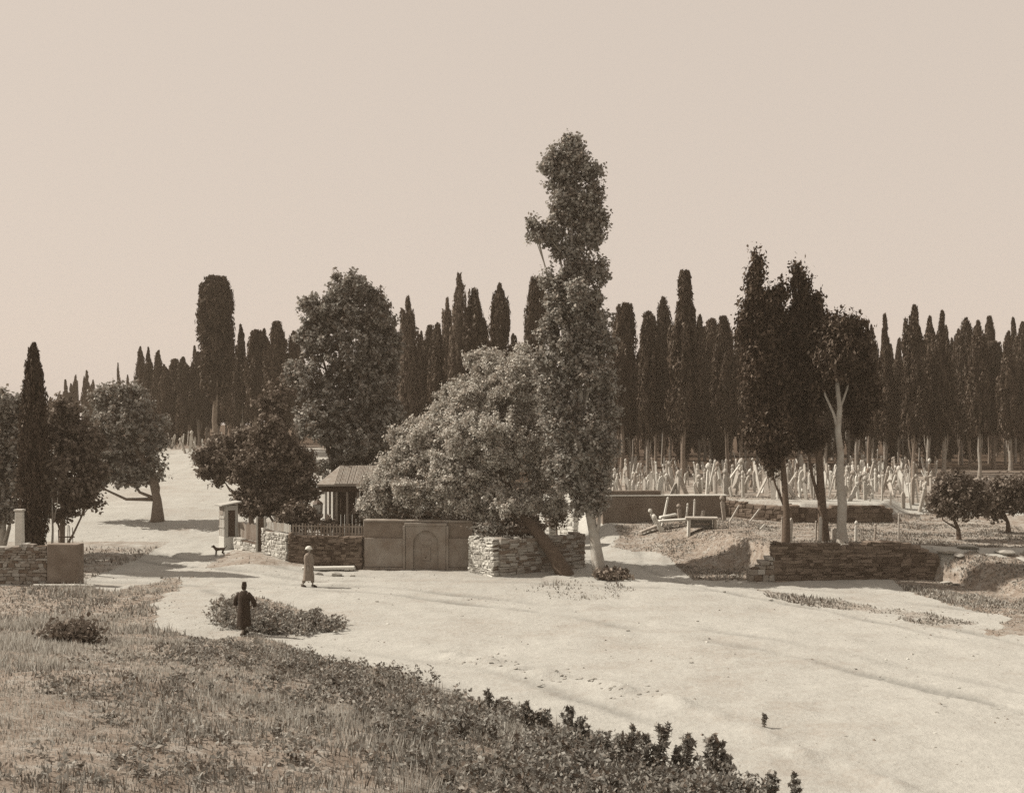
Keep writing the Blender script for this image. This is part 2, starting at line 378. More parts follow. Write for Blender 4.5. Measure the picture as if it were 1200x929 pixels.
# ------------------------------------------------------------------ trees
def cypress_variant(prof, Ht=14.0, R=1.3, cb=.20, n=15000, seed=1, lumps=230, leaf=.13, m='cypress', bare_fork=False, ragged=.2):
    """prof: [(t, r)] radius along the crown, t from crown bottom 0 to tip 1. Returns (crown mesh, trunk mesh)"""
    r = np.random.default_rng(seed); rnd = random.Random(seed)
    tt = [p[0] for p in prof]; rr = [p[1] for p in prof]
    z0 = Ht * cb
    bump = r.random((9, 5))
    def rad(t, ph=None):
        q = np.interp(t, tt, rr) * R
        if ph is not None:       # notches and bulges that differ round the column
            i = np.clip((np.asarray(t) * 8.99).astype(int), 0, 8); j = (np.asarray(ph) / 6.2832 * 4.99).astype(int) % 5
            q = q * (1 - ragged + 1.6 * ragged * bump[i, j])
        return q
    lean = r.normal(size=2) * .3; bend = r.uniform(-.16, .16)
    K = lumps
    t_ = r.random(K) ** .9; ph = r.random(K) * 6.283
    rc = rad(t_, ph) * (.5 + .45 * r.random(K))
    cz = z0 + t_ * (Ht - z0)
    def cx(t): return bend * R * np.sin(t * 7 + seed) + lean[0] * t
    cc = np.stack([rc * np.cos(ph) + cx(t_), rc * np.sin(ph) + lean[1] * t_, cz], 1)
    hw = (.12 + .18 * r.random(K)) * R * np.clip(rad(t_) / R + .2, .22, 1); hh = hw * (2.4 + 2.2 * r.random(K))
    k = r.integers(0, K, n)
    d = r.normal(size=(n, 3)); d /= np.linalg.norm(d, axis=1, keepdims=True)
    s = (.55 + .5 * r.random(n))[:, None]
    pos = cc[k] + d * s * np.stack([hw[k], hw[k], hh[k]], 1)
    out = d * np.array([1, 1, .4]) + .35 * r.normal(size=(n, 3))
    pos[:, 2] = np.clip(pos[:, 2], z0 * .8, Ht * 1.01)
    V = leaf_verts(pos, out, np.full(n, leaf), 2.8, np.array([[0, 0, 1.0]]), r)
    crown = polymesh('crown', V, n, 4)
    mb = MB()                        # inner mass that closes the column
    ts = np.linspace(.03, .90, 14)
    mb.tube([(float(cx(t)), lean[1] * t, z0 + t * (Ht - z0)) for t in ts], [float(rad(t)) * .55 for t in ts], 9, .35)
    cm = mb.mesh('core')
    import bmesh
    bm = bmesh.new(); bm.from_mesh(crown); bm.from_mesh(cm); bm.to_mesh(crown); bm.free(); bpy.data.meshes.remove(cm)
    crown.materials.append(M[m])
    tb = MB()
    tb.tube([(0, 0, -.5), (0, 0, 0), (.05, .02, z0 * .25), (-.05, .06, z0 * .6), (.03, -.04, z0 * 1.0), (lean[0] * .3, lean[1] * .3, Ht * .55)], [.34, .27, .20, .18, .17, .06], 9, .28)
    for q in range(3 if bare_fork else 2):
        a = rnd.random() * 6.28
        tb.tube([(0, 0, z0 * (.3 + .22 * q)), (.4 * math.cos(a), .4 * math.sin(a), z0 * (.75 + .22 * q)), (.6 * math.cos(a), .6 * math.sin(a), z0 * 1.7)], [.08, .06, .03], 6, .2)
    tm = tb.mesh('trunk'); tm.polygons.foreach_set('use_smooth', [True] * len(tm.polygons))
    tm.materials.append(M['bark_mid'] if seed % 3 else M['bark'])
    return crown, tm
SPIRE = [(0, .5), (.1, .85), (.3, 1), (.5, .85), (.7, .55), (.85, .3), (.95, .14), (1, .04)]
COLUMN = [(0, .5), (.08, .85), (.3, 1), (.65, .9), (.82, .66), (.92, .38), (1, .08)]
ROUND = [(0, .4), (.1, .8), (.3, 1), (.6, .95), (.8, .75), (.93, .48), (1, .2)]
FLAT = [(0, .3), (.1, .6), (.25, .82), (.5, .95), (.75, 1), (.9, .82), (.96, .62), (1, .3)]
NEEDLE = [(0, .5), (.1, .9), (.3, 1), (.5, .72), (.66, .40), (.82, .22), (1, .06)]
CHIMNEY = [(0, .5), (.1, .9), (.4, 1), (.58, .8), (.70, .5), (.95, .36), (1, .26)]
VAR = {}
for nm, pr, cb, sd, kw in [('spire', SPIRE, .25, 1, {}), ('spire2', SPIRE, .29, 2, dict(ragged=.35)), ('column', COLUMN, .25, 3, {}), ('column2', COLUMN, .30, 14, dict(ragged=.35)),
                       ('round', ROUND, .26, 5, dict(ragged=.3)), ('round2', ROUND, .29, 6, dict(ragged=.4, lumps=170)), ('needle', NEEDLE, .24, 7, dict(ragged=.3)), ('chimney', CHIMNEY, .26, 9, dict(ragged=.3)),
                       ('pale', COLUMN, .2, 10, dict(m='cypress_pale', lumps=150, n=9000, ragged=.4)), ('thin', NEEDLE, .3, 11, dict(lumps=90, n=7000, ragged=.4)),
                       ('low', COLUMN, .04, 12, dict(n=22000, lumps=300, leaf=.11, ragged=.1)), ('low2', COLUMN, .03, 13, dict(n=12000)), ('low3', SPIRE, .05, 15, dict(n=12000, ragged=.3)),
                       ('spire3', SPIRE, .27, 17, dict(ragged=.45, lumps=160)), ('column3', COLUMN, .27, 18, dict(ragged=.5, lumps=160)), ('needle2', NEEDLE, .28, 19, dict(ragged=.5, lumps=150)),
                       ('flat', FLAT, .36, 21, dict(n=22000, lumps=300, leaf=.13, bare_fork=True, ragged=.25))]:
    VAR[nm] = cypress_variant(pr, cb=cb, seed=sd, **kw)
ALT = {'spire': ['spire', 'spire3'], 'column': ['column', 'column3'], 'needle': ['needle', 'needle2']}
_rz = random.Random(5)
def cypress(px, top, w, d, var, label, group=None, base=None):
    x = gx(px, d); z = float(H(x, d)) - .05
    h = CZ - (top - HY) / F * d - z
    wm = 1.06 * w / F * d
    o = thing('cypress_tree', (x, d, z), label, 'tree', group, _rz.random() * 6.28)
    o.scale = (wm / 2.6, wm / 2.6, h / 14.0)
    cr, tr = VAR[_rz.choice(ALT.get(var, [var]))]
    o.rotation_euler[0] = _rz.gauss(0, .012); o.rotation_euler[1] = _rz.gauss(0, .012)
    a = bpy.data.objects.new('crown', cr); C.objects.link(a); a.parent = o
    b = bpy.data.objects.new('trunk', tr); C.objects.link(b); b.parent = o
    return o
GR = 'cypresses of the wood behind the right hand tombstones'
GC = 'cypresses rising behind the round bushy tree'
GL = 'cypresses on the crest of the left slope'
GF = 'small far cypresses above the leaning tree'
for a in [
    # right wood, left to right
    (729, 358, 34, 84, 'round2', 'dark cypress pressed against the right flank of the tall poplar, with a slanting top', GR),
    (742, 392, 12, 100, 'needle', 'slim low cypress filling the notch just right of the poplar', GR),
    (759, 368, 25, 80, 'round', 'round topped cypress, first full column of the wood right of the poplar', GR),
    (778, 351, 24, 91, 'column', 'cypress shouldering the left side of the square tipped cypress', GR),
    (801, 321, 38, 78, 'chimney', 'tall cypress with a square chimney like tip, between the poplar and the bare trunked conifers', GR),
    (819, 372, 18, 95, 'column2', 'narrow cypress tucked behind the right shoulder of the square tipped cypress', GR),
    (834, 376, 24, 91, 'round', 'round headed cypress, first of the low pair right of the square tipped one', GR),
    (853, 373, 26, 80, 'round2', 'knobbly round headed cypress, second of the low pair right of the square tipped one', GR),
    (869, 367, 22, 88, 'column', 'cypress half hidden by the left edge of the tallest broad dark conifer', GR),
    (968, 346, 24, 86, 'spire', 'cypress tip showing between the two dark conifers with bare trunks', GR),
    (1004, 377, 26, 84, 'round', 'cypress just right of the crown with the white forked trunk', GR),
    (1018, 393, 24, 82, 'round2', 'low lumpy cypress below and left of the sharp needle topped one', GR),
    (1037, 369, 27, 78, 'needle', 'cypress with a sharp needle top, alone right of the bare trunked conifers', GR),
    (1053, 398, 18, 92, 'spire2', 'short cypress in the gap right of the needle topped one', GR),
    (1071, 360, 31, 76, 'column', 'tallest rough sided cypress of the right end of the wood, blunt at the top', GR),
    (1088, 373, 28, 86, 'spire', 'cypress with a sloping right side, next to the tallest rough sided one', GR),
    (1107, 367, 31, 77, 'needle', 'feathery cypress with a crooked thin tip, over the small fruit tree', GR),
    (1127, 388, 17, 95, 'column2', 'slender cypress left of the twin topped pair', GR),
    (1137, 375, 22, 90, 'column', 'left and thicker one of the twin topped pair of cypresses', GR),
    (1148, 378, 24, 79, 'column2', 'right one of the twin topped pair of cypresses', GR),
    (1165, 402, 24, 90, 'round2', 'low ragged cypress between the twin pair and the last sharp cypress', GR),
    (1184, 392, 27, 88, 'spire', 'last sharp topped cypress near the right edge of the picture', GR),
    (1200, 405, 22, 90, 'column', 'cypress cut by the right edge of the picture', GR),
    # centre
    (440, 348, 46, 78, 'round', 'broad dark cypress leaning on the right side of the big broadleaf tree', GC),
    (479, 350, 32, 86, 'pale', 'feathery grey cypress right of the big broadleaf tree', GC),
    (497, 402, 16, 98, 'column', 'low cypress in the dip right of the feathery grey one', GC),
    (511, 383, 22, 92, 'spire', 'pointed short cypress left of the pale twin stems', GC),
    (526, 352, 22, 92, 'pale', 'lower pale cypress joined to the tall pale one', GC),
    (538, 324, 24, 90, 'pale', 'tall pale thin cypress, highest above the round bushy tree', GC),
    (559, 342, 30, 86, 'column', 'dark cypress with a rounded tip right of the pale pair', GC),
    (587, 336, 28, 88, 'column2', 'cypress standing alone against the sky above the round bushy tree', GC),
    (572, 376, 22, 95, 'round', 'low cypress filling the gap between the rounded and the lone one', GC),
    (606, 396, 22, 96, 'spire2', 'low cypress left of the straight flat topped one', GC),
    (626, 329, 24, 84, 'flat', 'straight flat topped cypress hidden in part by the poplar', GC),
    # left
    (253, 329, 42, 100, 'flat', 'very tall flat topped cypress on bare forked trunks, above all others at left', GL),
    (184, 414, 15, 128, 'needle', 'sharp pointed cypress above the right side of the leaning tree', GL),
    (193, 428, 13, 130, 'column', 'low cypress between the sharp pointed and the round one at left', GL),
    (205, 422, 20, 124, 'round', 'round topped cypress standing in front of the far left row', GL),
    (221, 420, 20, 118, 'column', 'cypress left of the very tall flat topped one, separate top', GL),
    (233, 414, 22, 118, 'column2', 'cypress close to the left of the bare forked trunks', GL),
    (243, 425, 20, 120, 'round', 'cypress right behind the bare forked trunks', GL),
    (284, 382, 20, 108, 'spire', 'pointed cypress first to the right of the very tall flat topped one', GL),
    (300, 389, 24, 106, 'round2', 'round cypress second to the right of the very tall flat topped one', GL),
    (314, 388, 18, 110, 'column', 'slim cypress third to the right of the very tall flat topped one', GL),
    (328, 379, 26, 104, 'round', 'cypress touching the left edge of the big broadleaf tree', GL),
    (346, 390, 22, 104, 'column', 'cypress mostly behind the left edge of the big broadleaf tree', GL),
    (270, 410, 22, 116, 'column', 'low cypress below the right flank of the very tall flat topped one', GL),
    (78, 445, 13, 190, 'needle', 'faint far cypress, left of the small pair beside the near left cypress', GF),
    (85, 450, 13, 185, 'spire', 'faint far cypress, right of the small pair beside the near left cypress', GF),
    (102, 435, 14, 190, 'needle', 'faint far cypress with the sharpest tip left of the leaning tree', GF),
    (108, 446, 12, 188, 'spire', 'faint short cypress touching the leaning tree from behind', GF),
    (140, 426, 10, 190, 'thin', 'faint wispy cypress tip peeping over the leaning tree', GF),
    (167, 434, 12, 180, 'column', 'faint blunt cypress behind the right top of the leaning tree', GF),
    (176, 440, 11, 175, 'spire', 'faint small cypress left of the sharp pointed one', GF),
]:
    cypress(*a)
# deeper rows that only close the gaps between the ones above
GB = 'deeper rows of the cypress wood'
LB = 'dark cypress deep in the wood, seen only in the gaps of the front row'
fr = random.Random(21)
for px in range(706, 1215, 10):
    d = fr.uniform(90, 104); cypress(px + fr.uniform(-4, 4), fr.uniform(370, 416), fr.uniform(15, 24), d, fr.choice(['column', 'needle', 'spire', 'spire2', 'low3', 'round2']), LB, GB)
for px in range(700, 1215, 13):
    d = fr.uniform(108, 124); cypress(px + fr.uniform(-4, 4), fr.uniform(392, 424), fr.uniform(18, 24), d, fr.choice(['low2', 'low3']), LB, GB)
for px in range(455, 650, 12):
    d = fr.uniform(97, 112); cypress(px + fr.uniform(-4, 4), fr.uniform(376, 414), fr.uniform(19, 26), d, fr.choice(['column', 'needle', 'low2', 'low3']), LB, GB)
for px in range(166, 370, 10):
    d = fr.uniform(118, 134); cypress(px + fr.uniform(-4, 4), fr.uniform(404, 438), fr.uniform(12, 18), d, fr.choice(['low2', 'spire', 'needle', 'low3']), LB, GB)
for px in range(60, 180, 8):
    d = fr.uniform(170, 205); cypress(px + fr.uniform(-3, 3), fr.uniform(440, 466), fr.uniform(8, 12), d, fr.choice(['spire', 'low2', 'low3']), LB, GB)
cypress(38, 406, 33, 50, 'low', 'near left cypress, a smooth dark pillar behind the stone wall by the left edge', None)

def broad_tree(name, label, base, d, trunk, lumps, leafm, barkm, leaf=.22, per=1500, group=None, limbs=True, twig=26, spread=.34, cat='tree', up=False, seed=1, fill=.5, sat=1.0):
    """trunk: [(px,py,r,ddepth)], lumps: [(px,py,rx,ry,ddepth)] read off at distance d and given real depth"""
    r = np.random.default_rng(seed); rnd = random.Random(seed)
    o = thing(name, base, label, cat, group)
    b = Vector(base)
    mb = MB(); tp = []; tr = []
    for (px, py, rad, dd) in trunk:
        p = P(px, py, d + dd); tp.append(p - b); tr.append(rad)
    tp.insert(0, tp[0] + Vector((0, 0, -.5))); tr.insert(0, tr[0] * 1.5); tr[1] *= 1.2
    mb.tube(tp, tr, 11, .22)
    cen = []
    for (px, py, rx, ry, dd) in lumps:
        p = P(px, py, d + dd)
        cen.append((p - b, rx / F * (d + dd), ry / F * (d + dd)))
    if limbs:
        for (c, rx, ry) in cen:
            cand = [k for k in range(1, len(tp)) if tp[k].z < c.z + .2] or [1]
            k = max(cand, key=lambda q: tp[q].z) if len(cand) == 1 else rnd.choice(cand[-2:])
            s0 = tp[k]; mid = (s0 + c) / 2 + Vector((rnd.uniform(-.2, .2), rnd.uniform(-.2, .2), -.12 * (c - s0).length))
            rr = max(.03, tr[k] * .5)
            mb.tube([s0, mid, c, c + Vector((rnd.uniform(-.3, .3), rnd.uniform(-.3, .3), ry * .5))], [rr, rr * .7, rr * .4, rr * .15], 6)
            for q in range(4):
                dv = Vector((rnd.gauss(0, 1), rnd.gauss(0, 1), rnd.gauss(.2, 1))).normalized()
                e = c + Vector((dv.x * rx, dv.y * rx, dv.z * ry)) * .8
                mb.tube([mid.lerp(c, .5), c.lerp(e, .5), e], [rr * .4, rr * .25, rr * .08], 5)
    tk = mb.build('trunk', M[barkm], o, smooth=True)
    allc = []; alln = []
    for (c, rx, ry) in cen:
        subs = [(np.array(c), rx * .82, ry * .82, .62)]
        for q in range(4):
            dv = r.normal(size=3); dv[1] *= .8; dv /= np.linalg.norm(dv)
            f = r.uniform(.3, .52) * sat; subs.append((np.array(c) + dv * np.array([rx, rx * .9, ry]) * r.uniform(.7, .98), rx * f, ry * f, .16))
        for (cc, ax, az_, share) in subs:
            K = max(5, int(twig * (ax * az_) ** .75 * 1.6)); n = int(per * max(.05, rx * ry) * share)
            if n < 4: continue
            dv = r.normal(size=(K, 3)); dv /= np.linalg.norm(dv, axis=1, keepdims=True)
            rad = fill + (1.02 - fill) * r.random(K) ** .6 + (r.random(K) < .15) * r.random(K) * .16
            tw = cc + dv * rad[:, None] * np.array([ax, ax * .9, az_])
            k = r.integers(0, K, n)
            bd = dv * .8 + .6 * r.normal(size=(K, 3)) + np.array([0, 0, .9 if up else .35]); bd /= np.linalg.norm(bd, axis=1, keepdims=True)
            Lb = spread * (.8 + .9 * r.random(K))
            off = bd[k] * (r.uniform(-1.25, 1.15, n) * Lb[k])[:, None] + np.clip(r.normal(size=(n, 3)), -1.7, 1.7) * spread * .36
            allc.append(tw[k] + off)
            alln.append(dv[k] * .6 + bd[k] * .2 + .75 * r.normal(size=(n, 3)) + np.array([0, 0, .35]))
    c = np.concatenate(allc); nn = np.concatenate(alln)
    V = leaf_verts(c, nn, np.full(len(c), leaf), 1.5 if not up else 2.0, np.array([[0, 0, 1.0]]) if up else None, r)
    me = polymesh('crown', V, len(c), 4)
    link('crown', me, M[leafm], o)
    return o

# the poplar
broad_tree('poplar_tree', 'tall slender poplar with a narrow waist and a plume on top, highest of all', ground(703, 47.6), 47.6,
    [(703, 672, .27, 0), (697, 630, .23, 0), (689, 590, .20, 0), (682, 500, .17, 0), (676, 400, .13, 0), (671, 305, .09, 0), (669, 235, .05, 0), (667, 175, .02, 0)],
    [(667, 176, 16, 20, 0), (654, 203, 19, 25, .2), (670, 210, 23, 27, 0), (696, 212, 10, 27, 0), (700, 244, 11, 25, -.2), (682, 250, 23, 27, 0), (660, 234, 16, 16, 0), (640, 274, 19, 15, 0), (627, 268, 10, 9, 0), (654, 286, 15, 13, .2),
     (685, 280, 16, 18, 0), (670, 302, 11, 12, 0), (692, 318, 16, 16, 0), (704, 322, 8, 13, 0), (653, 336, 18, 20, .1), (676, 345, 25, 27, -.2), (657, 376, 26, 34, 0), (692, 380, 26, 36, .3), (659, 420, 28, 36, 0), (697, 430, 31, 38, -.2),
     (662, 470, 29, 36, 0), (702, 482, 28, 38, .2), (676, 515, 36, 36, -.3), (706, 528, 19, 31, 0), (668, 550, 26, 27, 0), (696, 565, 23, 22, 0), (684, 588, 17, 15, 0), (703, 590, 11, 12, 0), (674, 306, 11, 12, 0), (664, 250, 15, 16, .1), (668, 324, 13, 12, 0)],
    'poplar_leaf', 'bark_pale', leaf=.11, per=2800, spread=.24, twig=40, seed=11, fill=.3)
# round bushy tree over the fountain
broad_tree('willow_tree', 'wide round pale leaved tree on a leaning trunk, spreading over the wall fountain', ground(662, 48.0), 48.0,
    [(662, 674, .36, 0), (648, 648, .30, .1), (628, 622, .26, .9), (610, 600, .22, 1.6), (590, 560, .16, 2.4), (575, 510, .1, 3.4)],
    [(475, 560, 42, 34, 3.8), (455, 590, 22, 18, 3.5), (510, 520, 44, 36, 4.2), (480, 520, 26, 20, 4.0), (500, 580, 46, 26, 3.), (548, 480, 42, 34, 4.5), (590, 440, 44, 32, 4.8), (570, 425, 24, 16, 4.8), (625, 425, 26, 18, 4.8), (620, 470, 40, 40, 4.2),
     (550, 550, 56, 46, 2.6), (600, 520, 50, 50, 2.8), (640, 540, 26, 44, 3), (590, 585, 46, 24, 2.2), (545, 590, 36, 18, 2.4), (635, 585, 26, 22, 2.4), (560, 510, 46, 36, 2.4), (440, 600, 12, 10, 3.5), (446, 572, 20, 18, 3.6), (432, 590, 10, 12, 3.4), (520, 495, 26, 20, 4.2), (495, 535, 30, 26, 3.4), (575, 460, 36, 30, 4.0), (605, 450, 34, 30, 3.4), (530, 555, 40, 34, 2.6), (640, 450, 22, 26, 4), (525, 520, 34, 30, 3.4), (465, 545, 26, 18, 3.6)],
    'willow_leaf', 'bark_dark', leaf=.09, per=3900, spread=.28, twig=40, seed=12, fill=.35, sat=.5)
# big dark broadleaf
broad_tree('elm_tree', 'big dark broadleaf tree with a high uneven crown, behind the wooden pavilion', ground(405, 63), 63,
    [(405, 592, .4, 0), (404, 540, .34, 0), (400, 470, .26, 0), (400, 400, .16, 0), (405, 345, .07, 0)],
    [(403, 335, 26, 20, 0), (425, 345, 22, 16, 0), (380, 365, 26, 20, 0), (410, 370, 36, 28, .3), (440, 375, 22, 22, 0), (372, 400, 24, 26, 0), (408, 415, 42, 36, -.3), (446, 425, 24, 40, .2), (368, 445, 28, 30, 0), (405, 465, 42, 40, -.3),
     (445, 480, 28, 36, .3), (375, 495, 26, 26, 0), (412, 515, 40, 34, -.2), (455, 500, 26, 26, 0), (395, 545, 26, 18, 0), (435, 540, 26, 24, 0)],
    'mid_leaf', 'bark_dark', leaf=.15, per=1500, spread=.30, twig=17, seed=13, fill=.5)
# leaning tree on the left slope
broad_tree('walnut_tree', 'broadleaf tree with a curved bare trunk standing on a mound of the left slope', ground(184, 65), 65,
    [(184, 606, .34, 0), (184, 585, .27, 0), (179, 565, .24, 0), (168, 540, .2, 0), (150, 510, .14, 0), (142, 475, .08, 0)],
    [(140, 462, 24, 16, 0), (122, 475, 18, 16, 0), (160, 478, 24, 18, 0), (145, 495, 36, 24, -.3), (115, 505, 22, 20, 0), (175, 500, 20, 16, 0), (130, 530, 34, 22, -.3), (160, 530, 30, 22, .3), (185, 522, 14, 12, 0), (120, 555, 24, 16, 0), (150, 558, 26, 18, 0), (180, 550, 12, 14, 0), (105, 565, 16, 12, 0)],
    'mid_leaf', 'bark', leaf=.15, per=1150, spread=.30, twig=15, seed=14, fill=.5)
# dark tree in the yard
broad_tree('yew_tree', 'black green dense tree in the yard behind the low gate', ground(322, 57), 57,
    [(330, 625, .16, 0), (326, 590, .14, 0), (322, 540, .1, 0), (320, 490, .05, 0)],
    [(320, 475, 14, 22, 0), (322, 505, 24, 24, 0), (318, 540, 34, 26, 0), (345, 545, 20, 26, 0), (300, 570, 30, 24, 0), (345, 580, 30, 26, .4), (320, 590, 36, 18, 0), (362, 570, 12, 20, .3), (288, 590, 18, 12, 0)],
    'dark_leaf', 'bark', leaf=.135, per=2300, spread=.26, twig=22, seed=15, fill=.3)
broad_tree('fig_tree', 'spreading low tree with lit upper leaves, over the small wooden booth', ground(290, 59), 59,
    [(296, 625, .14, 0), (292, 590, .12, 0), (280, 560, .09, 0)],
    [(262, 528, 26, 14, 0), (285, 522, 24, 16, 0), (252, 545, 22, 12, 0), (275, 548, 26, 16, 0), (300, 535, 20, 18, 0), (240, 535, 12, 9, 0), (258, 560, 14, 8, 0)],
    'dark_leaf', 'bark', leaf=.15, per=2300, spread=.28, twig=28, seed=16, fill=.3)
# far left trees
broad_tree('plane_tree', 'dark low branched tree right of the near left cypress, overhanging the wall', ground(72, 54), 54,
    [(72, 650, .14, 0), (74, 600, .12, 0), (72, 560, .1, 0), (75, 520, .07, 0)],
    [(62, 490, 24, 20, 0), (80, 478, 16, 12, 0), (85, 505, 28, 22, .3), (70, 535, 34, 26, 0), (100, 530, 22, 20, .3), (55, 570, 26, 22, 0), (85, 575, 28, 22, 0), (105, 585, 14, 10, 0), (75, 598, 22, 10, 0), (112, 560, 12, 14, .3)],
    'dark_leaf', 'bark', leaf=.15, per=2000, spread=.28, twig=20, seed=17, fill=.3)
broad_tree('lime_tree', 'paler leafy tree cut by the left edge of the picture', ground(4, 52), 52,
    [(2, 655, .16, 0), (4, 600, .13, 0), (4, 540, .1, 0), (6, 490, .05, 0)],
    [(5, 475, 24, 18, 0), (-15, 490, 24, 24, 0), (20, 500, 16, 24, .4), (0, 520, 30, 26, 0), (-20, 550, 28, 26, 0), (14, 560, 20, 28, .4), (-8, 595, 24, 20, 0), (16, 598, 12, 12, 0)],
    'mid_leaf', 'bark_pale', leaf=.14, per=2400, spread=.3, twig=28, seed=18, fill=.35)
for (px, top, d, nm) in [(60, 560, 50.5, 'thin pale sapling stem beside the iron railing on the left wall'), (42, 570, 50.8, 'thin forked sapling stem between the near left cypress and its neighbour')]:
    o = thing('sapling', ground(px, d), nm, 'tree', 'saplings behind the left wall'); b = o.location
    mb = MB(); a = P(px, top, d) - b
    mb.tube([(0, 0, -.3), a * .4 + Vector((.08, 0, 0)), a], [.07, .05, .02], 7); mb.tube([a * .45 + Vector((.06, 0, 0)), a * .7 + Vector((.3, 0, 0)), a * .95 + Vector((.35, 0, .2))], [.035, .03, .01], 6)
    mb.build('stem', M['bark_pale'], o, True)
    n = 260; c = np.array(a) + rng.normal(size=(n, 3)) * np.array([.5, .4, .5])
    link('crown', polymesh('crown', leaf_verts(c, rng.normal(size=(n, 3)), np.full(n, .2)), n, 4), M['dark_leaf'], o)
# conifers with bare trunks behind the right wall
KG = 'three bare trunked conifers behind the right wall'
broad_tree('conifer_tree', 'broad dark conifer on a thin dark trunk, left of the three bare trunked conifers', ground(921, 48.2), 48.2,
    [(921, 640, .17, 0), (922, 600, .14, 0), (918, 550, .13, 0), (908, 480, .11, .3), (896, 400, .08, .3), (887, 320, .03, .3)],
    [(887, 303, 4, 9, .3), (886, 318, 6, 13, .3), (885, 338, 9, 17, .3), (889, 358, 14, 18, .2), (908, 355, 12, 18, .3), (887, 385, 17, 26, .2), (912, 392, 17, 28, .4), (886, 425, 17, 30, 0), (912, 435, 19, 34, .4), (890, 470, 17, 30, .2), (914, 480, 17, 30, .2), (895, 510, 17, 22, .2), (915, 520, 15, 20, 0), (905, 540, 10, 14, 0)],
    'cypress', 'bark_dark', leaf=.10, per=4200, spread=.30, twig=50, group=KG, seed=21, up=True, fill=.3)
broad_tree('conifer_tree', 'ragged tipped conifer on a straight dark trunk, middle of the three bare trunked conifers', ground(965, 48.4), 48.4,
    [(966, 640, .24, 0), (964, 600, .20, 0), (960, 540, .16, 0), (955, 470, .13, 0), (946, 400, .09, 0), (938, 330, .03, 0)],
    [(934, 317, 4, 8, 0), (936, 329, 6, 11, 0), (939, 347, 8, 15, 0), (945, 365, 13, 18, .2), (956, 360, 7, 14, 0), (930, 375, 8, 10, 0), (952, 390, 13, 20, .2), (938, 405, 13, 20, .2), (950, 425, 18, 24, .2), (935, 445, 15, 22, 0), (955, 462, 17, 26, .2), (940, 485, 15, 22, 0), (952, 510, 12, 18, 0)],
    'cypress', 'bark_dark', leaf=.10, per=4200, spread=.30, twig=50, group=KG, seed=22, up=True, fill=.3)
broad_tree('conifer_tree', 'umbrella crowned conifer on a thick white forked trunk, right of the dark trunked ones', ground(986, 47.6), 47.6,
    [(987, 640, .27, 0), (986, 615, .21, 0), (987, 590, .20, 0), (984, 560, .18, 0), (985, 530, .155, 0), (982, 505, .15, 0), (984, 478, .12, 0), (981, 450, .10, 0), (982, 400, .05, 0)],
    [(985, 378, 24, 14, 0), (965, 388, 18, 14, .2), (1000, 390, 16, 14, 0), (980, 405, 32, 20, 0), (960, 415, 20, 18, .3), (1005, 412, 18, 18, .2), (975, 432, 26, 18, .5), (1006, 440, 16, 20, .2), (1015, 430, 10, 16, .2), (998, 465, 16, 18, .5), (958, 445, 14, 20, .5), (976, 428, 20, 16, -.7), (994, 424, 16, 16, -.7), (984, 405, 24, 16, -.6), (1018, 465, 11, 24, .6), (1004, 490, 11, 18, .6)],
    'cypress', 'bark_pale', leaf=.10, per=2600, spread=.30, twig=34, group=KG, seed=23, fill=.3, limbs=False, up=True)
o = [q for q in C.objects if q.name.startswith('conifer_tree')][-1]
mb = MB(); b = o.location
mb.tube([P(983, 507, 47.6) - b, P(977, 485, 47.6) - b, P(967, 463, 47.7) - b, P(962, 440, 47.8) - b], [.085, .07, .05, .03], 7, .2); mb.tube([P(984, 480, 47.6) - b, P(993, 455, 47.5) - b, P(998, 430, 47.6) - b], [.06, .045, .02], 6, .2)
mb.build('branch', M['bark_pale'], o, True)
# fruit trees at right
for px, d, lab, lumps, sd in [
    (1124, 49.5, 'small round fruit tree with a short crooked trunk on the right bank', [(1120, 580, 24, 18, 0), (1100, 590, 16, 14, 0), (1140, 588, 16, 14, 0), (1118, 565, 18, 11, 0), (1105, 572, 13, 10, .2), (1136, 571, 13, 10, .2), (1128, 598, 22, 10, 0)], 31),
    (1182, 52.5, 'second fruit tree, wider, near the right edge of the picture', [(1180, 582, 24, 18, 0), (1160, 590, 15, 14, 0), (1200, 585, 20, 18, 0), (1176, 568, 16, 12, 0), (1195, 570, 16, 12, .2), (1170, 598, 18, 9, 0), (1216, 592, 16, 14, 0)], 32)]:
    bpy_ = ground(px, d); b0 = proj(bpy_.x, bpy_.y, bpy_.z)
    broad_tree('fruit_tree', lab, bpy_, d, [(px, b0[1], .11, 0), (px - 1, b0[1] - 12, .09, 0), (px - 6, b0[1] - 24, .07, 0), (px - 3, 585, .04, 0)], lumps, 'dark_leaf', 'bark_dark', leaf=.10, per=3000, spread=.22, twig=44, group='fruit trees on the right bank', seed=sd, fill=.35)

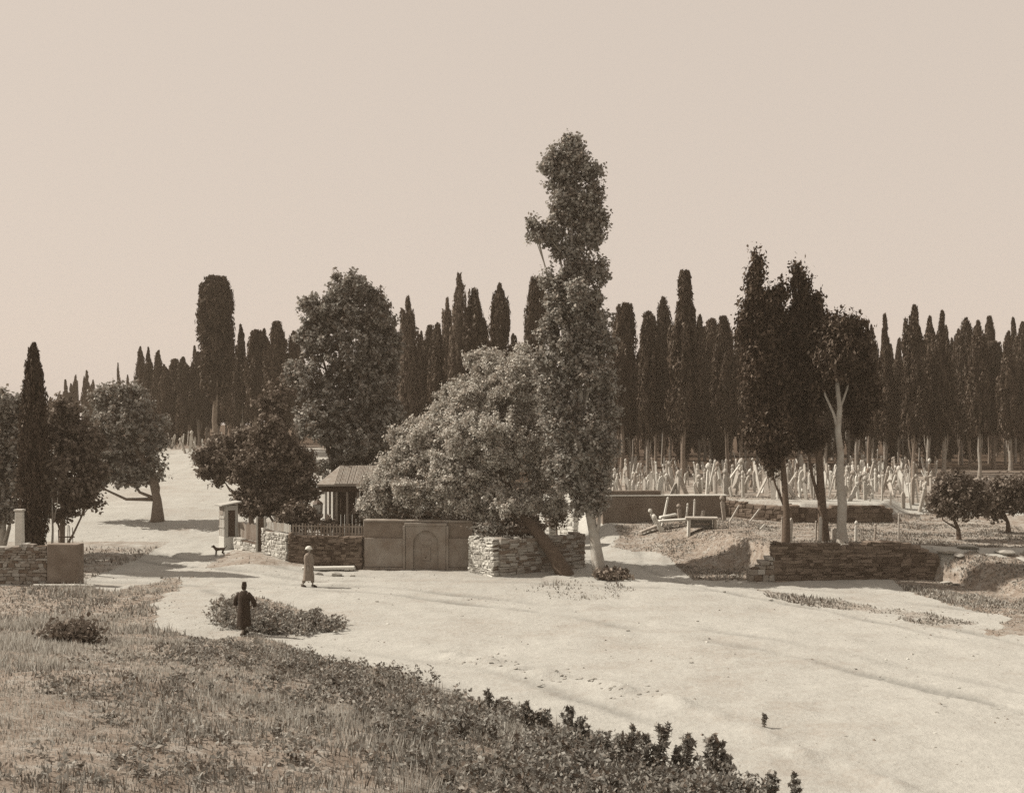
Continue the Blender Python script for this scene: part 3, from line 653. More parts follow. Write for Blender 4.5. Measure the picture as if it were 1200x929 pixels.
# ------------------------------------------------------------------ walls
def frame(p0, p1):
    u = Vector((p1[0] - p0[0], p1[1] - p0[1], 0)); L = u.length; u /= L
    n = Vector((u.y, -u.x, 0))           # towards the camera when p0 is left of p1
    return u, n, L
def rubble(name, label, p0, p1, top, th=.5, m='stone', course=.2, group=None, cat='wall', seed=1, sink=.3, long=1.0, top_fn=None):
    """coursed rubble wall between ground points; top: absolute z, or list of z along it"""
    r = random.Random(seed); u, n, L = frame(p0, p1)
    base = Vector((p0[0], p0[1], 0))
    tops = top if isinstance(top, (list, tuple)) else [top, top]
    def tz(s): return float(np.interp(s, np.linspace(0, L, len(tops)), tops))
    def gz(s):
        p = base + u * s + n * (th / 2 + .1); return float(H(p.x, p.y))
    o = thing(name, (p0[0], p0[1], gz(0)), label, cat, group); off = o.location.copy()
    core = MB(); K = 12
    for k in range(K):
        s0 = L * k / K + .03; s1 = L * (k + 1) / K - (.03 if k == K - 1 else 0)
        zb = min(gz(s0), gz(s1)) - sink
        pts = []
        for zz in (None, 1):
            for (s, t) in ((s0, .5), (s1, .5), (s1, -.5), (s0, -.5)):
                p = base + u * s + n * t * (th - .09); p.z = zb if zz is None else tz(s) - .07
                pts.append(p - off)
        core.hexa(pts)
    core.build('mortar', M['mortar'], o)
    st = MB()
    zmin = min(gz(0), gz(L / 2), gz(L)) - .1; zmax = max(tops); z = zmin
    while z < zmax - .03:
        h = course * r.uniform(.6, 1.4); s = -r.uniform(0, .1)
        while s < L:
            w = course * r.uniform(.7, 2.9) * long; e = min(s + w, L + r.uniform(-.02, .05)); s_ = max(s, -.04)
            mid = (s_ + e) / 2
            if e - s_ > .05 and z + h > gz(mid) - .15 and z + h * .55 < tz(mid) + r.uniform(-.09, .06):
                g = .004; pts = []
                for zz in (z + g, z + h - g):
                    for (q, t) in ((s_ + g, .5), (e - g, .5), (e - g, -.5), (s_ + g, -.5)):
                        p = base + u * (q + r.uniform(-.035, .035)) + n * (t * (th + r.uniform(-.08, .08))); p.z = zz + r.uniform(-.03, .03)
                        pts.append(p - off)
                st.hexa(pts)
            s = e if e < L - 1e-3 else L + 1
        z += h
    st.build('masonry', M[m], o, bevel=.03)
    return o
def g2(px, d): return (gx(px, d), d)
# right retaining wall (stepped left end)
wl0 = g2(905, 46.1); wl1 = g2(1102, 46.1)
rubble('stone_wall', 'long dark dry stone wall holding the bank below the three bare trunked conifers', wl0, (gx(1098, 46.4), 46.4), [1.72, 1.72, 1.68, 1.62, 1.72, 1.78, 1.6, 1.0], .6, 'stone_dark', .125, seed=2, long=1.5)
rubble('stone_wall', 'low broken stub stepping down at the left end of the long dark dry stone wall', g2(878, 46.0), (wl0[0] - .02, wl0[1]), [.62, .75, 1.2], .6, 'stone', .2, seed=3)
# back retaining wall in the cemetery
def slabwall(name, label, p0, p1, ztop, th, m, coping=None, cop_m='stone_light', sink=.5, cat='wall', step=None):
    u, n, L = frame(p0, p1); base = Vector((p0[0], p0[1], 0))
    zb = min(float(H(*(base + u * s + n * th).xy)) for s in (0, L / 2, L)) - sink
    o = thing(name, (p0[0], p0[1], zb), label, cat); off = o.location.copy()
    M3 = Matrix((u, -n, Vector((0, 0, 1)))).transposed()
    mb = MB(); mb.box(base + u * L / 2 + Vector((0, 0, (zb + ztop) / 2)) - off, (L, th, ztop - zb), M3); mb.build('wall_face', M[m], o, bevel=.02)
    if coping:
        mb = MB(); mb.box(base + u * L / 2 + Vector((0, 0, ztop + coping / 2 + .002)) - off, (L + .08, th + .14, coping), M3); mb.build('coping', M[cop_m], o, bevel=.02)
    return o, u, n, L, off, M3
a0 = g2(706, 61.6); a1 = g2(850, 62.0)
o, u, n, L, off, M3 = slabwall('retaining_wall', 'grey plastered retaining wall below the crowded tombstones, stepped up at its left end', a0, a1, 2.72, .5, 'plaster_dark', .08)
mb = MB(); mb.box(Vector((a0[0], a0[1], 0)) + u * 1.75 + Vector((0, 0, 2.72 + .08 + .004 + .13)) - off, (3.5, .45, .26), M3); mb.build('raised_course', M['plaster_dark'], o, bevel=.02)
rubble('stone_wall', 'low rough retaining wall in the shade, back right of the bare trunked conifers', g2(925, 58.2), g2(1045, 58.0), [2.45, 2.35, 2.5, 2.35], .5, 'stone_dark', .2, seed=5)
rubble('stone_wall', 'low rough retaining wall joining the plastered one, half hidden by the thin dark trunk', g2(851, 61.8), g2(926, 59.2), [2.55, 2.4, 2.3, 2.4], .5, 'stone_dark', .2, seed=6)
# wall right of the fountain, lit end pier
pA = (gx(584, 47.6), 47.6); pB = (gx(682, 50.6), 50.6)
rubble('stone_wall', 'brown coursed stone wall behind the leaning trunk, right of the fountain', pA, pB, [1.72, 1.7, 1.68, 1.72], .5, 'stone', .125, seed=7, long=1.7)
pC = (gx(554.5, 48.8), 48.8)
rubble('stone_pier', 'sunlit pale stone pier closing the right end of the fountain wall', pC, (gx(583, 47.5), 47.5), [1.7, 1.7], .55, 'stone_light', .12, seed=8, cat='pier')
# fountain wall
fa = (gx(426, 50.0), 50.0); fb = (gx(554, 49.7), 49.7)
def fountain():
    u, n, L = frame(fa, fb); base = Vector((fa[0], fa[1], 0))
    z0 = float(H(fa[0], fa[1] - .5)); z0 = min(z0, float(H(fb[0], fb[1] - .5)))
    o = thing('wall_fountain', (fa[0], fa[1], z0), 'grey stone wall fountain with a pointed arch niche between two plain panels', 'fountain'); off = o.location.copy()
    M3 = Matrix((u, -n, Vector((0, 0, 1)))).transposed()
    def bx(s0, s1, t0, t1, za, zb, name=None, m='fountain', mb=None, bev=.015):
        q = mb or MB()
        q.box(base + u * (s0 + s1) / 2 + n * (t0 + t1) / 2 + Vector((0, 0, z0 + (za + zb) / 2)) - off, (s1 - s0, t1 - t0, zb - za), M3)
        return q.build(name, M[m], o, bevel=bev) if mb is None else None
    s_n0, s_n1 = 2.1, 4.05                               # niche block along the wall
    bx(0, s_n0 - .01, -.6, 0, -.4, 2.3, 'wall_face', 'plaster_dark'); bx(s_n1 + .01, L, -.6, 0, -.4, 2.3, 'wall_face', 'plaster_dark')
    bx(0.06, s_n0 - .12, .003, .09, .12, 1.52, 'panel', 'fountain'); bx(s_n1 + .12, L - .12, .003, .09, .12, 1.52, 'panel', 'fountain')
    bx(0, s_n0 - .03, .003, .16, -.3, .10, 'plinth'); bx(s_n1 + .03, L, .003, .16, -.3, .10, 'plinth')
    bx(0, L, -.66, .08, 2.304, 2.40, 'cornice', 'fountain')
    # niche block with a pointed arch opening
    w = s_n1 - s_n0; a = .62; zs = 1.25; top = 2.14; c = w / 2
    arch = []
    for k in range(13):
        t = k / 12; ang = math.pi * (1 - t)
        xx = c + a * math.cos(ang); zz = zs + math.sin(ang) ** .8 * .58 * (1 + .18 * math.sin(ang) ** 6)
        arch.append((xx, zz))
    mb = MB(); d0, d1 = -.62, .14
    def pt(x, t, z): return base + u * (s_n0 + x) + n * t + Vector((0, 0, z0 + z)) - off
    outl = [(0, -.4), (0, top)]
    # left and right jambs, spandrels as quads front + soffit
    def face(q, t): mb.add([pt(x, t, z) for x, z in q], [tuple(range(len(q)))])
    for t in (d1,):
        face([(0, -.4), (c - a, -.4), (c - a, zs), (0, zs)], t); face([(c + a, -.4), (w, -.4), (w, zs), (c + a, zs)], t)
        for k in range(12):
            (xa, za), (xb, zb) = arch[k], arch[k + 1]
            face([(xa, za), (xb, zb), (xb, top), (xa, top)], t)
        face([(0, zs), (c - a, zs), (c - a, top), (0, top)], t); face([(c + a, zs), (w, zs), (w, top), (c + a, top)], t)
    back = .02
    path = [(c - a, -.4), (c - a, zs)] + arch[1:-1] + [(c + a, zs), (c + a, -.4)]
    for k in range(len(path) - 1):
        (xa, za), (xb, zb) = path[k], path[k + 1]
        mb.add([pt(xa, d1, za), pt(xb, d1, zb), pt(xb, back, zb), pt(xa, back, za)], [(0, 1, 2, 3)])
    mb.add([pt(0, d1, -.4), pt(0, d1, top), pt(0, d0, top), pt(0, d0, -.4)], [(0, 1, 2, 3)])
    mb.add([pt(w, d1, -.4), pt(w, d1, top), pt(w, d0, top), pt(w, d0, -.4)], [(3, 2, 1, 0)])
    mb.add([pt(0, d1, top), pt(w, d1, top), pt(w, d0, top), pt(0, d0, top)], [(0, 1, 2, 3)])
    mb.build('arch_surround', M['fountain'], o)
    bx(s_n0 + .02, s_n1 - .02, -.5, back + .001, -.4, 2.1, 'niche_back', 'fountain')
    bx(s_n0 + c - .28, s_n0 + c + .28, back + .004, back + .03, 1.2, 1.42, 'inscription_panel', 'fountain')
    bx(s_n0 + c - .22, s_n0 + c + .22, back + .004, back + .05, .45, 1.1, 'tap_slab', 'fountain')
    sp = MB(); sp.tube([pt(c, back + .04, .62), pt(c, back + .13, .63), pt(c, back + .16, .57)], [.025, .022, .02], 8); sp.build('spout', M['iron'], o, True)
    bx(s_n0 - .06, s_n1 + .06, -.62, .20, top + .004, top + .14, 'hood_moulding', 'fountain')
    for s in (s_n0 - .14, s_n1 + .02): bx(s, s + .12, .01, .17, .0, top, 'pilaster', 'fountain')
    return o
fountain()
# garden wall left of the fountain, its lit return, fences
ga = (gx(340, 50.7), 50.7); gb = (gx(425, 50.1), 50.1)
gtop = 1.55
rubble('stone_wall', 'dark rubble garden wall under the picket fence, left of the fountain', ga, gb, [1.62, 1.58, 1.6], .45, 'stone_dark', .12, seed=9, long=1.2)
rz0 = (gx(311, 52.4), 52.4)
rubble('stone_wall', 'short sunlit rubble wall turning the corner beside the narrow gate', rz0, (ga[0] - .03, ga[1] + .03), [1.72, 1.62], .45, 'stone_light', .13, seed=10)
def picket(name, label, p0, p1, zb, hgt, gap, m, wdt=.07, lean=0):
    u, n, L = frame(p0, p1); base = Vector((p0[0], p0[1], zb))
    o = thing(name, base, label, 'fence'); M3 = Matrix((u, -n, Vector((0, 0, 1)))).transposed()
    r = random.Random(4); mb = MB(); k = .05
    while k < L:
        h = hgt * r.uniform(.9, 1.06)
        mb.box(u * k + Vector((0, 0, h / 2)), (wdt, .025, h), M3 @ Matrix.Rotation(r.uniform(-.05, .05), 3, 'Y')); k += gap
    mb.build('pickets', M[m], o)
    for zz in (.12, hgt * .78):
        ra = MB(); ra.box(u * L / 2 - n * .03 + Vector((0, 0, zz)), (L, .03, .06), M3); ra.build('rail', M[m], o)
    return o
picket('picket_fence', 'weathered picket fence along the top of the dark garden wall', (ga[0] + .1, ga[1]), (gb[0], gb[1] + .05), gtop, .58, .16, 'wood')
picket('lattice_fence', 'short close boarded fence on the sunlit corner wall', (rz0[0] + .1, rz0[1]), (ga[0], ga[1] + .12), 1.66, .42, .085, 'wood_pale')
# narrow gate post pair
o = thing('gate_posts', ground(306, 52.7), 'tall dark gate leaf between two thin pale posts', 'gate'); b = o.location
for s in (-.2, .2):
    mb = MB(); mb.box((s, 0, .85), (.09, .12, 1.95)); mb.build('post', M['wood_pale'], o, bevel=.01)
mb = MB(); mb.box((0, .02, .82), (.29, .05, 1.8)); mb.build('gate_leaf', M['wood_dark'], o, bevel=.01)
# low wall, boards and booth
p0 = g2(278, 54.6); p1 = g2(303, 52.9)
rubble('stone_wall', 'low whitish wall between the wooden booth and the gate', p0, p1, [1.05, .95], .4, 'stone_light', .2, seed=12)
o2 = picket('board_fence', 'dark board fence on the low whitish wall by the booth', (p0[0] + .05, p0[1] + .05), (p1[0], p1[1] + .1), .98, .85, .125, 'wood', .12)
def booth():
    c = ground(268, 55.2); o = thing('wooden_booth', c, 'narrow pale boarded booth with a lean roof and a dark door slot', 'booth', rz=math.radians(36)); o.scale = (.78, .78, .93)
    mb = MB(); mb.box((0, .02, .25), (1.02, 1.02, .9)); mb.build('base', M['stone_light'], o, bevel=.02)
    mb = MB()
    for k in range(9):
        mb.box((-.475, -.44 + k * .11, 1.6), (.03, .104, 1.8))
    mb.build('boarded_side', M['wood_pale'], o)
    mb = MB(); mb.box((0.02, .48, 1.6), (.96, .03, 1.8)); mb.box((.475, 0, 1.6), (.03, .93, 1.8)); mb.build('back_boards', M['wood'], o)
    mb = MB(); mb.box((-.34, -.475, 1.6), (.24, .04, 1.8)); mb.box((.37, -.475, 1.6), (.18, .04, 1.8)); mb.box((.03, -.476, 2.36), (.5, .04, .28)); mb.build('door_frame', M['wood_pale'], o, bevel=.01)
    mb = MB(); mb.box((.03, -.42, 1.46), (.5, .03, 1.5)); mb.build('door', M['wood_dark'], o)
    for zz in (1.25, 1.78):
        mb = MB(); mb.box((-.512, 0, zz), (.04, 1.0, .08)); mb.build('batten', M['wood_pale'], o)
    mb = MB(); mb.box((-.506, 0, 2.2), (.03, .6, .5)); mb.build('shutter', M['wood'], o, bevel=.01)
    mb = MB(); mb.box((-.05, -.02, 2.6), (1.45, 1.35, .08), Matrix.Rotation(-.12, 3, 'Y')); mb.build('roof', M['wood_pale'], o, bevel=.01)
booth()
def pavilion():
    d = 54; c = ground(408, d); x0 = gx(381, d) - c.x; x1 = gx(446, d) - c.x
    o = thing('wooden_pavilion', c, 'open wooden pavilion with thin posts under a pale sloping roof, behind the picket fence', 'pavilion')
    zr = lambda py: CZ - (py - HY) / F * d - c.z
    mb = MB(); mb.box(((x0 + x1) / 2, 1.2, .35), (x1 - x0, 2.7, .9)); mb.build('floor', M['wood'], o)
    for k in range(6):
        mb = MB(); mb.box((x0 + .06 + (x1 - x0 - .12) * k / 5, -.08, 2.2), (.11, .11, 2.85)); mb.build('post', M['wood_pale' if k == 0 else 'wood'], o, bevel=.01)
    for k in range(2):
        mb = MB(); mb.box((x0 + .06, 1.1 + k * 1.2, 2.2), (.11, .11, 2.85)); mb.build('post', M['wood'], o, bevel=.01)
    mb = MB()
    for k in range(14): mb.box((x0 + .1 + k * (x1 - x0 - .2) / 13, 2.45, 2.2), (.19, .03, 2.8))
    mb.build('back_wall', M['wood_dark'], o)
    mb = MB()
    for k in range(22):
        mb.box((x0 + .25 + k * (x1 - x0 - .4) / 21, -.07, 1.15), (.045, .03, .75))
    mb.box(((x0 + x1) / 2, -.07, 1.53), (x1 - x0 - .14, .07, .06)); mb.build('balustrade', M['wood'], o)
    mb = MB(); zt = zr(574); mb.box(((x0 + x1) / 2, -.1, zt + .06), (x1 - x0 + .3, .14, .3)); mb.build('eave_beam', M['wood_dark'], o, bevel=.01)
    # pitched roof in tiled sheets
    xa, xb = x0 - .35, x1 + .35; ze, zg = zr(570) + .05, zr(549)
    mb = MB()
    mb.hexa([(xa, -.5, ze), (xb, -.5, ze), (xb, 1.3, zg), (xa + .9, 1.3, zg), (xa, -.5, ze + .1), (xb, -.5, ze + .1), (xb, 1.3, zg + .1), (xa + .9, 1.3, zg + .1)])
    mb.hexa([(xa + .9, 1.303, zg), (xb, 1.303, zg), (xb, 3.0, ze), (xa, 3.0, ze), (xa + .9, 1.303, zg + .1), (xb, 1.303, zg + .1), (xb, 3.0, ze + .1), (xa, 3.0, ze + .1)])
    mb.hexa([(xa, -.497, ze), (xa + .897, 1.3, zg), (xa + .897, 1.303, zg), (xa, 2.997, ze), (xa, -.497, ze + .1), (xa + .897, 1.3, zg + .1), (xa + .897, 1.303, zg + .1), (xa, 2.997, ze + .1)])
    for k in range(40):
        xx = xa + .95 + k * (xb - xa - .95) / 39 + random.uniform(-.02, .02)
        mb.tube([(xx, -.53, ze + .11), (xx, 1.28, zg + .10)], .03, 5)
    mb.build('roof', M['tile'], o)
pavilion()
# lantern on a post
o = thing('lantern', ground(372.5, 54), 'square glazed lantern on a thin post left of the pavilion', 'lantern'); zl = CZ - (598 - HY) / F * 54 - o.location.z
mb = MB(); mb.tube([(0, 0, -.3), (0, 0, zl - .42)], [.05, .035], 8); mb.build('post', M['iron'], o)
mb = MB(); mb.box((0, 0, zl), (.36, .36, .62), taper=1.15); mb.build('glass', M['glass'], o)
mb = MB()
for s in (-1, 1):
    for t in (-1, 1): mb.tube([(s * .18, t * .18, zl - .33), (s * .21, t * .21, zl + .33)], .02, 6)
mb.box((0, 0, zl - .36), (.42, .42, .06)); mb.build('cage', M['iron'], o)
mb = MB(); mb.lathe((0, 0, zl + .34), [(.3, 0), (.22, .1), (.08, .2), (.03, .3)], 8); mb.build('cap', M['iron'], o)
# left wall: rubble part, plastered end, kerb, railing
la = g2(-30, 45.2); lb = g2(58, 45.2); lc = g2(95, 45.1)
rubble('stone_wall', 'rubble wall of pale and dark stones cut by the left edge of the picture', la, lb, [1.6, 1.7, 1.76], .5, 'stone', .14, seed=13)
slabwall('plastered_wall', 'smooth grey plastered end of the left wall', (lb[0] + .04, lb[1] - .03), lc, 1.78, .56, 'plaster_dark')
slabwall('stone_kerb', 'thin pale kerb along the foot of the left wall', (gx(40, 44.6), 44.55), (gx(112, 44.6), 44.5), float(H(gx(80, 44.6), 44.5)) + .1, .22, 'stone_light', cat='kerb')
r0 = (gx(68, 48), 48.0); r1 = (gx(87, 48), 48.0)
picket('iron_railing', 'thin railing standing behind the plastered end of the left wall', r0, r1, float(H(*r0)) , 2.2, .13, 'iron', .025)
o = thing('white_post', ground(23, 48), 'pale tapering post behind the left wall, left of the near cypress', 'post')
mb = MB(); mb.box((0, 0, 1.3), (.42, .3, 3.2), taper=.8); mb.build('shaft', M['marble'], o, bevel=.02); mb = MB(); mb.box((0, 0, 2.96), (.42, .34, .1)); mb.build('cap', M['marble'], o, bevel=.02)
# white walls beyond, between willow and poplar
rubble('white_wall', 'sunlit whitewashed wall glimpsed between the leaning trunk and the poplar', g2(656, 58), (gx(675, 57), 57.0), [2.0, 2.25, 2.1], .4, 'whitewash', .25, seed=51)
rubble('white_wall', 'taller whitewashed wall fragment behind the leaning trunk', g2(646, 60), (gx(659, 59.5), 59.5), [2.8, 2.6, 2.75], .4, 'whitewash', .25, seed=52)
for px, lumps, lab, sd in [
    (490, [(440, 604, 20, 12, 0), (465, 606, 22, 12, .3), (490, 602, 22, 14, 0), (515, 606, 22, 12, .3), (540, 604, 22, 14, 0)], 'dark hedge growing in the shade behind the fountain wall', 41),
    (600, [(572, 612, 16, 14, 0), (592, 604, 20, 16, .3), (612, 610, 18, 16, 0), (630, 616, 12, 12, .3)], 'dark bush in the shade behind the brown coursed wall', 42),
    (358, [(335, 610, 14, 12, 0), (350, 604, 14, 16, .4), (366, 612, 10, 12, .2), (343, 598, 10, 12, .6), (384, 616, 9, 9, .2)], 'dark undergrowth bush behind the picket fence, left of the pavilion', 43)]:
    dd_ = {41: 53.4, 42: 54.2, 43: 53.0}[sd]
    broad_tree('shrub', lab, ground(px, dd_), dd_, [(px, 640, .1, 0), (px, 612, .06, 0)], lumps, 'dark_leaf', 'bark_dark', leaf=.15, per=1500, spread=.22, twig=34, seed=sd, fill=.3, cat='shrub')

# ------------------------------------------------------------------ tombstones
def stone_mesh(kind, seed):
    r = random.Random(seed); mb = MB()
    if kind == 'slab':          # tapering slab with a pointed head
        h, w0, w1, t = 1.55, .26, .40, .10
        out = [(-w0 / 2, -.4), (w0 / 2, -.4), (w1 / 2, h * .82), (w1 * .3, h * .93), (0, h), (-w1 * .3, h * .93), (-w1 / 2, h * .82)]
        nn = len(out); vs = [(x, -t / 2, z) for x, z in out] + [(x, t / 2, z) for x, z in out]
        mb.add(vs, [tuple(range(nn)), tuple(range(2 * nn - 1, nn - 1, -1))] + [(k, k + nn, (k + 1) % nn + nn, (k + 1) % nn) for k in range(nn)])
    elif kind == 'turban':      # shaft, neck and carved turban
        mb.box((0, 0, .45), (.30, .16, 1.7), taper=1.12)
        mb.lathe((0, 0, 1.30), [(.09, 0), (.08, .1), (.13, .14), (.20, .2), (.22, .29), (.17, .38), (.09, .44), (.05, .47)], 10)
    elif kind == 'column':
        mb.lathe((0, 0, -.4), [(.14, 0), (.13, .4), (.12, 1.6), (.14, 1.63), (.14, 1.7), (.09, 1.75), (.10, 1.83), (.13, 1.9), (.11, 2.0), (.05, 2.06)], 9)
    elif kind == 'stub':
        mb.box((0, 0, .15), (.34, .14, 1.1), taper=.96)
        mb.box((.03, 0, .73), (.22, .13, .07), taper=.6)
    elif kind == 'post':        # slim squared post
        mb.box((0, 0, .6), (.15, .13, 2.0), taper=.85); mb.lathe((0, 0, 1.6), [(.05, 0), (.09, .05), (.09, .12), (.03, .17)], 8)
    elif kind == 'round':
        h, w = 1.2, .42; t = .11; out = [(-w * .4, -.4), (w * .4, -.4), (w / 2, h * .7)] + [(w / 2 * math.cos(a), h * .7 + .24 * math.sin(a)) for a in np.linspace(.3, 2.84, 7)] + [(-w / 2, h * .7)]
        nn = len(out); vs = [(x, -t / 2, z) for x, z in out] + [(x, t / 2, z) for x, z in out]
        mb.add(vs, [tuple(range(nn)), tuple(range(2 * nn - 1, nn - 1, -1))] + [(k, k + nn, (k + 1) % nn + nn, (k + 1) % nn) for k in range(nn)])
    me = mb.mesh('tombstone'); me.materials.append(M['marble' if seed % 3 else 'marble_grey']); return me
SK = ['slab', 'turban', 'column', 'stub', 'post', 'round']
SM = {(k, s): stone_mesh(k, s) for k in SK for s in (1, 3)}
TL = {'slab': 'thin pale slab tombstone with a pointed head in the crowded cemetery on the right', 'turban': 'tombstone topped by a carved turban in the crowded cemetery on the right',
      'column': 'round pillar tombstone in the crowded cemetery on the right', 'stub': 'broken stump of a tombstone in the crowded cemetery on the right',
      'post': 'slim squared post of a grave in the crowded cemetery on the right', 'round': 'round headed tombstone in the crowded cemetery on the right'}
def tomb(kind, x, y, s, rz, tilt, tdir, label, group, dz=0, seed=1, name='tombstone'):
    o = bpy.data.objects.new(name, SM[(kind, seed)]); C.objects.link(o)
    o.location = (x, y, float(H(x, y)) + dz); o.scale = (s * .74, s * .74, s * random.uniform(.75, 1.15))
    o.rotation_euler = (tilt * math.cos(tdir), tilt * math.sin(tdir), rz)
    return tag(o, label, 'tombstone', group)
tr_ = random.Random(77); placed = []
def scatter_tombs(n, pxr, dr, lab, group, smin=.75, smax=1.15, dpow=1.0, mind=.42):
    k = 0; tries = 0
    while k < n and tries < n * 40:
        tries += 1
        d = dr[0] + (dr[1] - dr[0]) * tr_.random() ** dpow; px = tr_.uniform(*pxr); x = gx(px, d)
        if any((x - a) ** 2 + (d - b) ** 2 < mind ** 2 for a, b in placed): continue
        if x < 6.3 and x > -5: continue
        placed.append((x, d)); kd = tr_.choice(['slab', 'slab', 'slab', 'turban', 'column', 'stub', 'post', 'post', 'post', 'round'])
        tilt = abs(tr_.gauss(0, .17)) if tr_.random() > .25 else tr_.uniform(.25, .65)
        tomb(kd, x, d, tr_.uniform(smin, smax), tr_.gauss(.9, .8), tilt, tr_.random() * 6.28, lab[kd] if isinstance(lab, dict) else lab, group, -.03, tr_.choice([1, 1, 3]))
        k += 1
scatter_tombs(120, (716, 940), (63.2, 73), TL, 'tombstones in the crowded cemetery on the right', .75, 1.2, 1.2)
scatter_tombs(105, (900, 1095), (60.5, 74), TL, 'tombstones in the crowded cemetery on the right', .7, 1.15, 1.2)
scatter_tombs(40, (730, 1095), (74, 82), TL, 'tombstones in the crowded cemetery on the right', .8, 1.3)
scatter_tombs(32, (165, 262), (104, 116), 'small pale tombstone in the far row on the crest of the left slope', 'tombstones on the crest of the left slope', .8, 1.2)
# the small farther stones nobody could count
vs_, fs_ = [], []; r = random.Random(91)
for k in range(420):
    d = 66 + 24 * r.random() ** .8; px = r.uniform(712, 1098); x = gx(px, d)
    if x < 6.3: continue
    me_ = SM[(r.choice(['slab', 'slab', 'stub', 'post', 'round', 'turban']), 1)]; sc_ = r.uniform(.45, .8)
    T = Matrix.Translation((x, d, float(H(x, d)) - .03)) @ Matrix.Rotation(r.gauss(0, .22), 4, 'X') @ Matrix.Rotation(r.gauss(0, .25), 4, 'Y') @ Matrix.Rotation(r.gauss(.9, .9), 4, 'Z') @ Matrix.Diagonal((sc_ * .75, sc_ * .75, sc_ * r.uniform(.8, 1.3), 1))
    o0 = len(vs_); vs_ += [tuple(T @ v.co) for v in me_.vertices]; fs_ += [tuple(q + o0 for q in p.vertices) for p in me_.polygons]
me_ = bpy.data.meshes.new('small_tombstones'); me_.from_pydata(vs_, [], fs_)
tag(link('small_tombstones', me_, M['marble_isl']), 'countless small far tombstones crowding back among the cypress trunks', 'tombstones', kind='stuff')
# single stones by hand
HG = 'scattered single tombstones on the grassy slope'
for (kd, px, py, d, s, rz, tilt, tdir, lab) in [
    ('post', 776, 610, 59.5, 1.05, .3, .22, 1.6, 'slim post leaning right, tallest in front of the plastered retaining wall'),
    ('turban', 771, 612, 59.2, .8, .2, .45, 4.7, 'turban topped tombstone leaning hard left in front of the plastered wall'),
    ('turban', 797, 609, 60, .85, .4, .1, 4.7, 'turban topped tombstone right of the leaning slim post, upright'),
    ('column', 804, 610, 60, .62, .3, .1, 1.6, 'short pillar tombstone right of the upright turban one'),
    ('post', 813, 611, 59.6, .95, .4, .05, 1.6, 'broad pale upright post in the middle of the plastered wall'),
    ('stub', 820, 611, 59.5, .9, .2, .35, 1.6, 'dark leaning stump right of the broad pale post'),
    ('turban', 849, 608, 60, .9, .2, .12, 4.7, 'turban topped tombstone at the right corner of the plastered wall'),
    ('post', 855, 612, 59.2, .75, .2, .55, 1.6, 'slim post tipped far to the right near the corner of the plastered wall'),
    ('post', 878, 610, 58.8, .62, .2, .7, 1.6, 'fallen slim post propped up right of the wall corner'),
    ('slab', 890, 624, 54, .4, .9, .9, 1.2, 'small pale slab tipped over alone on the slope'),
    ('post', 916, 637, 48.6, .72, .3, .05, 0, 'shorter pale post left of the thin dark trunk, on top of the long wall'),
    ('slab', 926, 637, 48.8, .84, .6, .06, 1.5, 'taller pale slab right of the thin dark trunk, on top of the long wall'),
    ('post', 956, 637, 48.6, .74, .2, .03, 0, 'slim pale post left of the straight dark trunk'),
    ('slab', 961, 637, 48.0, .95, .9, .05, 1.5, 'pale slab leaning against the straight dark trunk'),
    ('stub', 977, 637, 49.0, .9, .2, .04, 0, 'square pale stump between the dark and the white trunk'),
    ('turban', 1003, 637, 48.6, .5, .2, .04, 0, 'small turban topped stone just right of the white forked trunk'),
    ('column', 1025, 634, 48.8, .60, .2, .06, 1.5, 'stout pillar with a cap, standing alone on the long wall right of the white trunk'),
    ('post', 1053, 626, 49.5, .66, .1, .03, 0, 'slim plain post, last to the right on the long wall'),
    ('slab', 743, 590, 62.6, 1.1, .9, .1, 4.7, 'pale slab standing on the left end of the plastered retaining wall'),
]:
    x = gx(px, d); tomb(kd, x, d, s, rz, tilt, tdir, lab, HG, -.03, 1)
# toppled slab and the table tomb
def tabletomb():
    d = 56.0; c = ground(822, d); o = thing('table_tomb', c, 'stone table tomb with a flat top on two end slabs, on the grassy slope', 'tomb', rz=-.12)
    mb = MB(); mb.box((0, 0, .62), (1.75, .75, .12)); mb.build('top_slab', M['marble'], o, bevel=.02)
    for s, h in ((-.68, .95), (.72, .75)):
        mb = MB(); mb.box((s, 0, .56 - h / 2), (.16, .62, h), Matrix.Rotation(-.06 * s, 3, 'Y')); mb.build('end_slab', M['marble'], o, bevel=.02)
    mb = MB(); mb.box((0, .25, .3), (1.2, .08, .5)); mb.build('back_panel', M['marble_grey'], o, bevel=.01)
    mb = MB(); mb.box((.05, .02, .30), (.85, .12, .12)); mb.build('cross_bar', M['marble'], o, bevel=.01)
    return o
tabletomb()
x, y = gx(823, 57.2), 57.2
tomb('post', x, y, .55, .2, .02, 0, 'slim post right behind the table tomb', HG, 0, 1)
def lying(px, d, L, w, rz, pitch, label, raise_=.12, m='marble'):
    c = ground(px, d, raise_); mb = MB(); mb.box((0, 0, 0), (L, w, .13), taper=.95)
    o = mb.build('fallen_slab', M[m], bevel=.02); o.location = c; o.rotation_euler = (0, pitch, rz)
    return tag(o, label, 'tombstone', 'toppled grave slabs')
lying(790, 58.4, 1.9, .5, .08, -.05, 'long toppled grave slab raised on rubble in front of the plastered wall', .42)
lying(760, 58.2, 1.2, .3, .45, -.28, 'narrow toppled slab sloping to the left, left of the long toppled one', .2)
lying(783, 59.4, 1.1, .3, .3, -.15, 'thin toppled slab behind the long toppled one', .55)
c = ground(776, 57.9)
